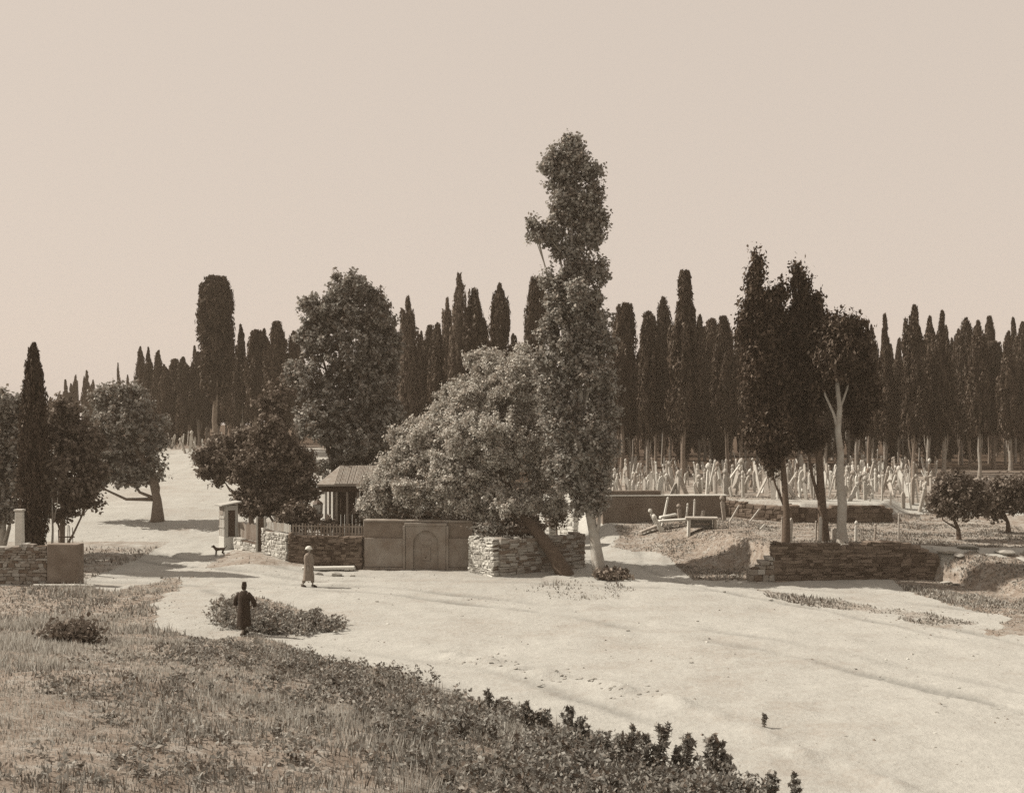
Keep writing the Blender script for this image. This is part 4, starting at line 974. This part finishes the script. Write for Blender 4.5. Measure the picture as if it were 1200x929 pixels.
mb = MB(); mb.lathe((0, 0, 0), [(.08, -.1), (.14, .05), (.12, .5), (.09, .85), (.13, .95), (.08, 1.1)], 8); o = mb.build('broken_column', M['marble'], smooth=True); o.location = c; o.rotation_euler = (.1, -.5, 0)
tag(o, 'broken pale column leaning left against the long toppled slab', 'tombstone')

# ------------------------------------------------------------------ stones and boulders
def rock_mesh(seed, flat=.6):
    r = np.random.default_rng(seed); import bmesh
    bm = bmesh.new(); bmesh.ops.create_icosphere(bm, subdivisions=2, radius=.5)
    ds = r.normal(size=(9, 3)); ds /= np.linalg.norm(ds, axis=1, keepdims=True); hs = r.uniform(.20, .44, 9)
    for v in bm.verts:
        p = np.array(v.co)
        for dvec, h in zip(ds, hs):
            s = p @ dvec - h
            if s > 0: p = p - dvec * s
        v.co = (p[0] * 1.3, p[1], p[2] * flat)
    me = bpy.data.meshes.new('stone'); bm.to_mesh(me); bm.free(); return me
RM = [rock_mesh(k, .55) for k in range(5)]
for k, q in enumerate(RM): q.materials.append(M['stone_light' if k in (1,) else 'stone'])
sr = random.Random(9)
def rock(px, py, w, label, group, d=None, k=None):
    if d is None: d = F * CZ / (py - HY)
    o = bpy.data.objects.new('stone', RM[sr.randrange(5) if k is None else k]); C.objects.link(o)
    s = w / F * d; o.location = ground(px, d, s * .04); o.scale = (s, s, s * sr.uniform(.8, 1.2)); o.rotation_euler = (sr.uniform(-.2, .2), sr.uniform(-.2, .2), sr.uniform(0, 6))
    return tag(o, label, 'stone', group)
SG = 'loose stones below the corner wall'
for (px, py, w, lab) in [(394, 673, 13, 'big rounded pale boulder right of the white turbaned person'), (374, 672, 9, 'angular pale block between the white turbaned person and the big boulder'), (413, 674, 6, 'small pale stone right of the big rounded boulder'),
                         (293, 648, 7, 'dark stone below the low whitish wall'), (307, 650, 8, 'dark stone at the foot of the gate'), (304, 657, 7, 'dark flat stone in front of the gate'), (316, 660, 10, 'jumbled block in front of the sunlit corner wall'),
                         (287, 653, 6, 'lone dark stone between the dog and the gate'), (338, 658, 12, 'flat stone at the foot of the sunlit corner'), (328, 655, 5, 'tiny stone under the sunlit corner wall'), (298, 645, 5, 'tiny pale stone by the low whitish wall')]:
    rock(px, py, w, lab, SG)
lo = lying(385, 49.4, 2.6, .45, .12, 0, 'long low stone slab lying along the dark garden wall', .12, 'stone_light'); lo['category'] = 'slab'; lo['group'] = 'loose stones below the corner wall'
RG = 'rubble at the right end of the long wall'
for (px, d, w, lab) in [(1112, 46.0, 22, 'large pale outcrop stone at the right end of the long wall'), (1124, 45.6, 14, 'broken block right of the large outcrop stone'), (1135, 46.4, 26, 'largest pale slab of rock in the bank under the fruit tree'), (1108, 45.2, 12, 'dark stone low at the right end of the long wall'),
                        (1120, 44.6, 10, 'smooth pale stone low in the bank'), (1180, 45.6, 28, 'long pale rock ledge near the right edge of the picture'), (1198, 44.5, 16, 'pale rock cut by the right edge of the picture')]:
    rock(px, 0, w, lab, RG, d); q = C.objects[-1]; q.location.z += .03; q.scale.z *= .6
WG = 'stones fallen at the left foot of the long wall'
for (px, d, w, lab) in [(868, 45.6, 9, 'small stone at the stepped left end of the long wall'), (861, 46.5, 7, 'flat stone left of the stepped wall end'), (853, 46.2, 6, 'dark pebble left of the stepped wall end, further out'), (859, 47.6, 8, 'stone on the path behind the stepped wall end')]:
    rock(px, 0, w, lab, WG, d)
FG = 'clods and pebbles strewn on the road'
for k in range(60):
    px = sr.uniform(400, 1190); py = sr.uniform(690, 900)
    if px < 520 + (py - 700) * 2.2 and py > 760: continue
    rock(px, py, sr.uniform(2.0, 5.5), 'small clod or pebble lying loose on the open road', FG)
for k in range(80):    # the broken rut across the road
    t = sr.random(); px = 530 + 260 * t + sr.gauss(0, 6); py = 766 + 56 * t + sr.gauss(0, 4) + 5 * math.sin(t * 19)
    rock(px, py, sr.uniform(1.5, 6), 'clod of earth in the broken rut crossing the road', 'clods in the broken rut', k=sr.choice([0, 2, 4]))

r = np.random.default_rng(55); N = 26000
gx_ = r.uniform(-26, 30, N); gy_ = 12 * (62 / 12) ** r.random(N)
keep = (r.random(N) < np.clip(.18 + 1.5 * fbm(gx_ * .22, gy_ * .22 + 70, 4), .02, 1) * (1 - .8 * grass(gx_, gy_))) & (H(gx_, gy_) < 3)
gx_, gy_ = gx_[keep], gy_[keep]; N = len(gx_); gz_ = H(gx_, gy_) - .01
sz = .02 + .04 * r.random(N) ** 3; V = np.empty((N, 3, 3, 3)); an = r.random(N) * 6.28
cor = [np.stack([gx_ + sz * 1.3 * np.cos(an + q * 2.094 + r.normal(size=N) * .3), gy_ + sz * 1.3 * np.sin(an + q * 2.094), gz_], 1) for q in range(3)]
ap = np.stack([gx_ + r.normal(size=N) * sz * .4, gy_ + r.normal(size=N) * sz * .4, gz_ + sz * (.5 + .5 * r.random(N))], 1)
for q in range(3): V[:, q, 0] = cor[q]; V[:, q, 1] = cor[(q + 1) % 3]; V[:, q, 2] = ap
tag(link('gravel', polymesh('gravel', V.reshape(-1, 3), N * 3, 3), M['stone']), 'fine gravel and crumbs of earth over the dirt road', 'gravel', kind='stuff')

# ------------------------------------------------------------------ grass and weeds
def blades(n, box, hmin, hmax, wd, dens, name, m, seed, lean=.5):
    r = np.random.default_rng(seed)
    x = r.uniform(box[0], box[1], n * 3); t = r.random(n * 3); y = box[2] * (box[3] / box[2]) ** t
    g = grass(x, y) * dens(x, y)
    px, py = proj(x, y, H(x, y))
    keep = (r.random(len(x)) < g) & (px > -120) & (px < 1320) & (py < 1010)
    x = x[keep][:n]; y = y[keep][:n]; k = len(x)
    z = H(x, y) - .02
    tall = np.clip(.6 + 1.1 * fbm(x * .6 + 30, y * .6, 3), .35, 1.5)
    h = (hmin + (hmax - hmin) * r.random(k) ** 1.6) * tall * np.where((x > 3) & (y > 30), .6, 1)
    a = r.random(k) * 6.283; w = wd * (.6 + .8 * r.random(k)) * np.clip(y / 18, .8, 2.4)
    ln = lean * h * r.random(k); la = r.random(k) * 6.283
    b = np.stack([x, y, z], 1); s = np.stack([np.cos(a) * w, np.sin(a) * w, 0 * a], 1)
    tip = b + np.stack([np.cos(la) * ln, np.sin(la) * ln, h], 1)
    V = np.empty((k, 3, 3)); V[:, 0] = b - s; V[:, 1] = b + s; V[:, 2] = tip
    me = polymesh(name, V.reshape(-1, 3), k, 3)
    return tag(link(name, me, M[m]), None, None, kind='stuff')
one = lambda x, y: np.ones_like(x)
o = blades(190000, (-24, 24, 8, 47), .10, .36, .013, lambda x, y: np.clip(.45 + 1.6 * fbm(x * .25, y * .25 + 40, 3), .06, 1), 'dry_grass', 'straw', 5)
tag(o, 'dry straw coloured grass over the foreground bank', 'grass')
o = blades(90000, (-24, 26, 9, 56), .08, .30, .016, lambda x, y: np.clip(.55 - 1.5 * fbm(x * .25, y * .25 + 40, 3), .06, 1), 'green_grass', 'weed', 6)
tag(o, 'darker green grass and herbs over the bank and the right slope', 'grass')
o = blades(40000, (4, 28, 36, 64), .06, .30, .02, one, 'slope_grass', 'weed', 8)
tag(o, 'short grass on the cemetery slope and the right bank', 'grass')

def weed_cloud(name, pts, label, m='weed', seed=3, leaf=.09, kind='stuff', per=60):
    """pts (x,y,height,radius): leafy herbs as one mass"""
    r = np.random.default_rng(seed); cs = []; ns = []
    for (x, y, h, rd) in pts:
        z0 = float(H(x, y)); ns_ = int(3 + 5 * r.random())
        for q in range(ns_):
            n = max(5, int(per * (h / .5) / 5)); t = r.random(n) ** .8; hh = h * r.uniform(.45, 1.1)
            a = r.random() * 6.283; ln = rd * r.uniform(.2, 1.5); bx = r.normal(size=2) * rd * .5
            sp = (.03 + .10 * h * (1 - t) ** .5)[:, None]
            p = np.stack([x + bx[0] + math.cos(a) * ln * t ** 1.5, y + bx[1] + math.sin(a) * ln * t ** 1.5, z0 + .02 + t * hh], 1)
            cs.append(p + r.normal(size=(n, 3)) * sp * np.array([1, 1, .5])); ns.append(r.normal(size=(n, 3)) + np.array([0, 0, .6]))
    c = np.concatenate(cs); nn = np.concatenate(ns)
    me = polymesh(name, leaf_verts(c, nn, np.full(len(c), leaf), 1.9, None, r), len(c), 4)
    o = link(name, me, M[m]); o['kind'] = kind
    o['label'] = label; o['category'] = 'weeds'; return o
wr_ = random.Random(31)
pts = []
while len(pts) < 430:
    px = wr_.uniform(190, 900); e = np.interp(px, [190, 300, 400, 470, 560, 640, 700, 760, 860, 900], [748, 750, 778, 792, 825, 850, 872, 893, 918, 940])
    py = e + abs(wr_.gauss(0, 1)) * (30 if px < 420 else 48) + 3
    if py > 960: continue
    # ground point by marching along the view ray
    d = 8.0
    while d < 60:
        zz = CZ - (py - HY) / F * d
        if zz < float(H(gx(px, d), d)): break
        d += .25
    if grass(np.array([gx(px, d)]), np.array([d]))[0] < .5: continue
    pts.append((gx(px, d), d, wr_.uniform(.12, .5) * (.5 if px < 330 else .9 if px < 500 else 1.1), wr_.uniform(.12, .34)))
weed_cloud('weeds', pts, 'dense leafy weeds along the top edge of the foreground bank', seed=4, leaf=.05, per=130)
pts = []
for k in range(170):
    px = wr_.uniform(30, 420); py = wr_.uniform(690, 925)
    d = 8.0
    while d < 60 and CZ - (py - HY) / F * d > float(H(gx(px, d), d)): d += .25
    if grass(np.array([gx(px, d)]), np.array([d]))[0] < .5: continue
    pts.append((gx(px, d), d, wr_.uniform(.06, .22), wr_.uniform(.12, .4)))
weed_cloud('low_herbs', pts, 'low herbs scattered in the dry grass of the foreground', seed=5, leaf=.045, per=110)
pts = []
while len(pts) < 120:
    px = wr_.uniform(254, 396); t = (px - 254) / 142
    py = wr_.uniform(708 + 22 * t, 741); d = F * CZ / (py - HY)
    pts.append((gx(px, d), d, (.75 - .45 * t) * wr_.uniform(.5, 1.05), wr_.uniform(.2, .4)))
weed_cloud('weed_patch', pts, 'island of bushy weeds in the road beside the person in the dark coat', 'weed', 6, .065, per=130)
pts = [(gx(px, 47.2), wr_.uniform(46.4, 47.6), wr_.uniform(.2, .5), .3) for px in [wr_.uniform(700, 735) for _ in range(26)]]
weed_cloud('low_shrub', pts, 'low dark shrub at the right foot of the poplar', 'dark_leaf', 7, .1, per=90, kind='thing')
# pier top plant and wall plants
pts = []
o = thing('wall_plant', (-1.0, 48.6, 1.66), 'wild plant growing on top of the sunlit pale stone pier', 'plant')
n = 420; c = np.stack([rng.normal(0, .45, n), rng.normal(0, .3, n), rng.random(n) * .75], 1)
link('leaves', polymesh('leaves', leaf_verts(c, rng.normal(size=(n, 3)), np.full(n, .09), 2.2), n, 4), M['mid_leaf'], o)
mb = MB()
for k in range(9):
    q = Vector((rng.normal(0, .4), rng.normal(0, .25), .7)); mb.tube([(q.x * .3, q.y * .3, 0), q], [.012, .006], 5)
mb.build('stems', M['bark'], o)
o = thing('potted_shrub', (gx(652, 53), 53, float(H(gx(652, 53), 53))), 'small dark round shrub showing above the wall between the leaning trunk and the white wall', 'plant'); zt = CZ - (603 - HY) / F * 53 - o.location.z
mb = MB(); mb.tube([(0, 0, -.2), (.03, 0, zt * .5), (0, 0, zt)], [.06, .05, .03], 7); mb.build('stem', M['bark_dark'], o, True)
n = 900; c = rng.normal(size=(n, 3)) * .27 + np.array([0, 0, zt])
link('leaves', polymesh('leaves', leaf_verts(c, rng.normal(size=(n, 3)), np.full(n, .11)), n, 4), M['dark_leaf'], o)
# tall single weeds standing out against the road
TW = 'tall thistles on the edge of the bank'
def thistle(px, py_base, hpx, label, seed):
    r = np.random.default_rng(seed); d = 8.0
    while d < 60 and CZ - (py_base - HY) / F * d > float(H(gx(px, d), d)): d += .1
    c = ground(px, d); h = hpx / F * d
    o = thing('thistle', c, label, 'weed', TW)
    mb = MB(); lean = r.normal(size=2) * .08 * h
    mb.tube([(0, 0, -.1), (lean[0] * .4, lean[1] * .4, h * .5), (lean[0], lean[1], h)], [.016, .012, .006], 6)
    cs = []
    def along(s0, e, n, sp):
        q = r.random(n)[:, None] ** .8; cs.append(np.array(s0) * (1 - q) + np.array(e) * q + r.normal(size=(n, 3)) * sp * (1.15 - q))
    top = Vector((lean[0], lean[1], h)); along((0, 0, 0), top, int(50 + 75 * h), .015 + .045 * h)
    for k in range(int(7 + 5 * r.random())):
        t = r.uniform(.05, .85); a = r.random() * 6.28; L = h * .30 * (1.15 - t) * r.uniform(.4, 1.3)
        s0 = Vector((lean[0] * t, lean[1] * t, h * t)); e = s0 + Vector((math.cos(a) * L, math.sin(a) * L, L * r.uniform(.9, 1.7))); mb.tube([s0, e], [.009, .004], 5)
        along(s0, e, int(10 + 22 * h), .012 + .04 * h); cs.append(np.array(e) + r.normal(size=(5, 3)) * .03 * h)
    mb.build('stem', M['bark'], o)
    c1 = np.concatenate(cs); nn = r.normal(size=c1.shape) * .8 + np.array([0, 0, .5])
    link('leaves', polymesh('leaves', leaf_verts(c1, nn, np.full(len(c1), .018 + .034 * min(h, 1.0)), 3.0, None, r), len(c1), 4), M['weed'], o)
for k, (px, pb, hp, lab) in enumerate([
    (575, 842, 34, 'lone thin thistle tip, first one to break the skyline of the weeds from the left'), (620, 866, 46, 'bushy thistle left of the middle of the weed edge'), (638, 872, 38, 'short thistle leaning beside the bushy one'),
    (665, 880, 52, 'broad thistle with drooping leaves over the bottom middle'), (678, 884, 44, 'thistle close to the right of the broad drooping one'), (712, 898, 34, 'small thistle in the dip of the weed edge'),
    (738, 910, 60, 'thistle with two equal heads, left of the pair'), (756, 908, 50, 'narrow thistle beside the two headed one'), (768, 912, 66, 'tallest straight thistle of the weed edge'),
    (790, 915, 40, 'low thistle between the tallest and the pyramid shaped one'), (806, 916, 56, 'thistle with a dense dark middle'), (838, 920, 62, 'pyramid shaped thistle, last tall one towards the road'),
    (852, 922, 46, 'thistle on the right foot of the pyramid shaped one'), (905, 935, 30, 'small thistle growing alone further right by the bottom edge'), (932, 935, 30, 'last little thistle at the bottom edge of the road'), (895, 852, 16, 'tiny weed sprouting alone on the bare road')]):
    thistle(px, pb, hp, lab, 100 + k)
o = thing('dark_bush', ground(85, 29), 'small dark bush alone in the dry grass at left', 'bush')
n = 1500; c = rng.normal(size=(n, 3)) * np.array([.38, .3, .2]) + np.array([0, 0, .28]); c[:, 2] = np.abs(c[:, 2])
link('leaves', polymesh('leaves', leaf_verts(c, rng.normal(size=(n, 3)), np.full(n, .09)), n, 4), M['dark_leaf'], o)
mb = MB()
for k in range(6): mb.tube([(0, 0, -.1), (rng.normal(0, .3), rng.normal(0, .2), .45)], [.02, .006], 5)
mb.build('stems', M['bark'], o)

# ------------------------------------------------------------------ people and dog
def skin_body(name, bones, m, parent, root, sub=2):
    """bones: {joint: (co, r, parent)}"""
    names = list(bones); idx = {k: i for i, k in enumerate(names)}
    me = bpy.data.meshes.new(name); me.from_pydata([bones[k][0] for k in names], [(idx[k], idx[bones[k][2]]) for k in names if bones[k][2]], [])
    o = link(name, me, m, parent); sk = o.modifiers.new('skin', 'SKIN'); me.skin_vertices or None
    if not me.skin_vertices: 
        bpy.context.view_layer.objects.active = o
    sv = me.skin_vertices[0].data
    for k in names:
        r = bones[k][1]; sv[idx[k]].radius = r if isinstance(r, tuple) else (r, r); sv[idx[k]].use_root = (k == root)
    sk.use_smooth_shade = True
    s = o.modifiers.new('sub', 'SUBSURF'); s.levels = sub; s.render_levels = sub
    return o
def person(px, py, hgt, label, rz, coat_m, head_m, wrap, stride, arms, d=None):
    d = d or F * CZ / (py - HY); c = ground(px, d)
    o = thing('person', c, label, 'person', rz=rz); k = hgt / 1.72
    B = {}
    def j(n, x, y, z, r, p): B[n] = ((x * k, y * k, z * k), (r * k if not isinstance(r, tuple) else (r[0] * k, r[1] * k)), p)
    j('pelvis', 0, 0, .92, (.15, .11), None); j('waist', 0, 0, 1.08, (.14, .10), 'pelvis'); j('chest', 0, 0, 1.30, (.17, .12), 'waist'); j('neck0', 0, .0, 1.45, .07, 'chest')
    j('neck', 0, -.01, 1.50, .052, 'neck0'); j('jaw', 0, -.03, 1.555, (.062, .07), 'neck'); j('face', 0, -.025, 1.62, (.075, .088), 'jaw'); j('crown', 0, -.01, 1.69, (.066, .075), 'face')
    j('nose', 0, -.125, 1.605, .012, 'face')
    for s, n in ((-1, 'l'), (1, 'r')):
        ax, ay = arms
        j('sh' + n, s * .19, 0, 1.41, .062, 'chest'); j('el' + n, s * (.24 + ax), -.02 + s * ay * .5, 1.14, .045, 'sh' + n); j('wr' + n, s * (.23 + ax * .8), -.10 + s * ay, .90, .03, 'el' + n)
        hx, hy, hz = s * (.23 + ax * .8), -.115 + s * ay, .84
        j('pm' + n, hx, hy, hz, (.018, .034), 'wr' + n)
        for q, (fy, L) in enumerate(((-.03, .075), (-.01, .085), (.01, .08), (.03, .062))):
            j(f'f{q}a' + n, hx, hy + fy, hz - .045, .009, 'pm' + n); j(f'f{q}b' + n, hx - s * .012, hy + fy - .008, hz - .045 - L * .5, .008, f'f{q}a' + n); j(f'f{q}c' + n, hx - s * .03, hy + fy - .012, hz - .045 - L, .006, f'f{q}b' + n)
        j('ta' + n, hx - s * .01, hy - .045, hz - .005, .011, 'pm' + n); j('tb' + n, hx - s * .022, hy - .062, hz - .045, .009, 'ta' + n)
        st = s * stride
        j('hp' + n, s * .09, 0, .86, .085, 'pelvis'); j('kn' + n, s * .10, -st * .5 - .03, .48, .058, 'hp' + n); j('an' + n, s * .10, -st + .05, .09 , .038, 'kn' + n)
        j('to' + n, s * .12, -st - .12, .035, (.035, .025), 'an' + n)
    skin_body('body', B, M['skin'], o, 'pelvis')
    # long coat: rings from hem to collar, open sleeves separate rings of the same mesh
    mb = MB(); n = 20; r = random.Random(3)
    rings = [(.30, .27, .23), (.40, .25, .21), (.60, .235, .19), (.90, .215, .165), (1.05, .195, .15), (1.25, .225, .165), (1.38, .215, .145), (1.45, .13, .105), (1.49, .085, .085)]
    prev = None; vs = []
    for z, a, b in rings:
        fold = .10 * max(0, (1.0 - z))
        for q in range(n):
            t = q / n * 6.2832; f = 1 + fold * math.sin(q * 2.6 + z) ; vs.append((a * math.cos(t) * f * k, (b * math.sin(t) * f - .02 * 0) * k - .0, z * k))
    fs = [(i * n + q, i * n + (q + 1) % n, (i + 1) * n + (q + 1) % n, (i + 1) * n + q) for i in range(len(rings) - 1) for q in range(n)]
    mb.add(vs, fs)
    for s, nm in ((-1, 'l'), (1, 'r')):
        a, b, w = (Vector(B[x + nm][0]) for x in ('sh', 'el', 'wr'))
        a = a + Vector((-s * .06, 0, -.02)) * k
        mb.tube([a, a.lerp(b, .5) + Vector((s * .02, 0, 0)), b, b.lerp(w, .75)], [.10 * k, .085 * k, .075 * k, .075 * k], 10, .06, cap=False)
    co = mb.build('coat', M[coat_m], o, smooth=True); so = co.modifiers.new('thick', 'SOLIDIFY'); so.thickness = .015; so.offset = 0; sb = co.modifiers.new('sub', 'SUBSURF'); sb.levels = sb.render_levels = 1
    # trouser legs
    mb = MB()
    for nm in 'lr':
        h_, kn, an = (Vector(B[x + nm][0]) for x in ('hp', 'kn', 'an'))
        mb.tube([h_, h_.lerp(kn, .5), kn, kn.lerp(an, .7)], [.12 * k, .105 * k, .09 * k, .075 * k], 10, .08)
    mb.build('trousers', M[coat_m], o, smooth=True)
    for nm in 'lr':
        an, to = Vector(B['an' + nm][0]), Vector(B['to' + nm][0]); mb = MB()
        mb.tube([an + Vector((0, .05, -.03)) * k, an.lerp(to, .5) + Vector((0, 0, .0)), to + Vector((0, -.04, 0)) * k], [.045 * k, .05 * k, .03 * k], 8)
        mb.build('shoe', M['cloth_dark'], o, smooth=True)
    hz = 1.66 * k
    mb = MB()
    if wrap == 'turban':
        mb.lathe((0, -.015 * k, hz), [(.075, -.03), (.12, -.01), (.14, .03), (.13, .075), (.10, .11), (.05, .135), (.01, .14)], 14, k, k)
        mb.tube([(.13 * k * math.cos(t), -.015 * k + .13 * k * math.sin(t), hz + .03 + .02 * math.sin(2 * t)) for t in np.linspace(0, 6.1, 16)], .03 * k, 7)
        mb.build('turban', M['cloth_white'], o, smooth=True)
    else:
        mb.lathe((0, -.01 * k, hz), [(.088, -.015), (.086, .02), (.072, .12), (.066, .125), (.004, .128)], 14, k, k); mb.tube([(0, 0, hz + .127), (0, .05, hz + .13), (0, .085, hz + .06)], .006, 5)
        mb.build('fez', M[head_m], o, smooth=True)
    # face: eyes, brow, moustache, ears and hair
    for s in (-1, 1):
        mb = MB(); mb.lathe((s * .03 * k, -.105 * k, 1.625 * k), [(.004, -.008), (.012, 0), (.004, .008)], 8, k, k); mb.build('eye', M['cloth_dark'], o)
    mb = MB(); mb.tube([(-.035 * k, -.10 * k, 1.568 * k), (0, -.122 * k, 1.576 * k), (.035 * k, -.10 * k, 1.568 * k)], [.005, .012, .005], 6); mb.build('moustache', M['cloth_dark'], o)
    for s in (-1, 1):
        mb = MB(); mb.lathe((s * .083 * k, -.01 * k, 1.61 * k), [(.004, -.03), (.018, -.01), (.02, .012), (.006, .03)], 8, .5 * k, k); mb.build('ear', M['skin'], o)
    mb = MB(); mb.lathe((0, .012 * k, 1.60 * k), [(.06, -.07), (.078, -.02), (.084, .04), (.078, .07)], 12, k, k * .95); mb.build('hair', M['cloth_dark'], o, smooth=True)
    return o
person(286, 742, 1.70, 'person in a long dark coat walking beside the island of weeds', math.radians(160), 'cloth_dark', 'cloth_dark', 'fez', .22, (.11, .09))
person(361.5, 686, 1.72, 'person in a white turban and grey robe walking past the dark garden wall', math.radians(62), 'cloth_grey', 'cloth_white', 'turban', .2, (.02, .06))
# dog
def dog():
    d = F * CZ / (657.5 - HY); c = ground(257.5, d); o = thing('dog', c, 'small dark dog standing on the road near the booth', 'dog', rz=math.radians(12))
    B = {}
    def j(n, x, y, z, r, p): B[n] = ((x, y, z), r, p)
    j('chest', -.16, 0, .36, (.085, .10), None); j('mid', 0, 0, .37, (.075, .08), 'chest'); j('rump', .17, 0, .38, (.07, .08), 'mid'); j('neck', -.25, 0, .44, .06, 'chest'); j('head', -.31, 0, .52, (.055, .06), 'neck'); j('muz', -.40, 0, .50, .03, 'head'); j('nose', -.44, 0, .495, .022, 'muz')
    for s, n in ((-1, 'l'), (1, 'r')):
        j('ear' + n, -.29, s * .05, .58, .018, 'head')
        j('fs' + n, -.17, s * .07, .28, .04, 'chest'); j('fk' + n, -.18 + s * .02, s * .075, .15, .024, 'fs' + n); j('ff' + n, -.19 + s * .03, s * .075, .03, .022, 'fk' + n); j('ft' + n, -.225 + s * .03, s * .075, .015, .02, 'ff' + n)
        j('hh' + n, .18, s * .07, .29, .05, 'rump'); j('hk' + n, .13 + s * .02, s * .075, .2, .032, 'hh' + n); j('hc' + n, .22 + s * .02, s * .075, .12, .02, 'hk' + n); j('hf' + n, .2 + s * .02, s * .075, .025, .02, 'hc' + n); j('ht' + n, .165 + s * .02, s * .075, .015, .02, 'hf' + n)
    j('t1', .26, 0, .42, .025, 'rump'); j('t2', .34, 0, .50, .02, 't1'); j('t3', .36, 0, .58, .012, 't2')
    skin_body('body', B, M['fur'], o, 'mid')
dog()

# ------------------------------------------------------------------ light, air, camera
el, az = math.radians(43), (-.97, .22)
az_len = math.hypot(*az)
sv = Vector((az[0] / az_len * math.cos(el), az[1] / az_len * math.cos(el), math.sin(el)))
sun = bpy.data.lights.new('sun', 'SUN'); sun.energy = 4.6; sun.angle = math.radians(.5); sun.color = (1, .90, .78)
so = bpy.data.objects.new('sun', sun); C.objects.link(so); so.rotation_euler = (-sv).to_track_quat('-Z', 'Y').to_euler()
w = bpy.data.worlds.new('World'); bpy.context.scene.world = w; w.use_nodes = True
nt = w.node_tree; nt.nodes.clear(); n = nt.nodes.new; l = nt.links.new
sky = n('ShaderNodeTexSky'); sky.sky_type = 'NISHITA'; sky.sun_disc = False; sky.sun_elevation = el
sky.sun_rotation = math.atan2(sv.x, sv.y); sky.air_density = 1.0; sky.dust_density = 3.0
bw = n('ShaderNodeRGBToBW'); l(sky.outputs[0], bw.inputs[0])
pw = n('ShaderNodeMath'); pw.operation = 'POWER'; pw.inputs[1].default_value = .07; l(bw.outputs[0], pw.inputs[0])
tint = n('ShaderNodeMix'); tint.data_type = 'RGBA'; tint.blend_type = 'MULTIPLY'; tint.inputs[0].default_value = 1
SKY = 4.15
tint.inputs[7].default_value = (1.0 * SKY, .866 * SKY, .75 * SKY, 1)
l(pw.outputs[0], tint.inputs[6])
bg = n('ShaderNodeBackground'); bg.inputs[1].default_value = .1; l(tint.outputs[2], bg.inputs[0])
wo = n('ShaderNodeOutputWorld'); l(bg.outputs[0], wo.inputs[0])

HAZE = .00045
if HAZE:
    mb = MB(); mb.box((0, 110, 14), (500, 300, 34)); m, nt2, n2, l2 = mat('haze_air')
    pv = n2('ShaderNodeVolumePrincipled'); pv.inputs['Color'].default_value = (.97, .82, .66, 1); pv.inputs['Density'].default_value = HAZE
    oo = n2('ShaderNodeOutputMaterial'); l2(pv.outputs[0], oo.inputs['Volume'])
    tag(mb.build('haze', m), None, None, kind='stuff')

cam = bpy.data.cameras.new('camera'); co = bpy.data.objects.new('camera', cam); C.objects.link(co)
co.location = (0, 0, CZ); co.rotation_euler = (math.radians(90), 0, 0)
cam.sensor_width = 36; cam.lens = 36; cam.shift_y = (HY - 464.5) / 1200; cam.clip_end = 8000; cam.clip_start = .1
S = bpy.context.scene; S.camera = co
S.view_settings.view_transform = 'Standard'; S.view_settings.look = 'None'; S.view_settings.exposure = .6; S.view_settings.gamma = 1
S.render.engine = 'CYCLES'
S.cycles.max_bounces = 6; S.cycles.diffuse_bounces = 3; S.cycles.use_denoising = False
S.cycles.volume_bounces = 1
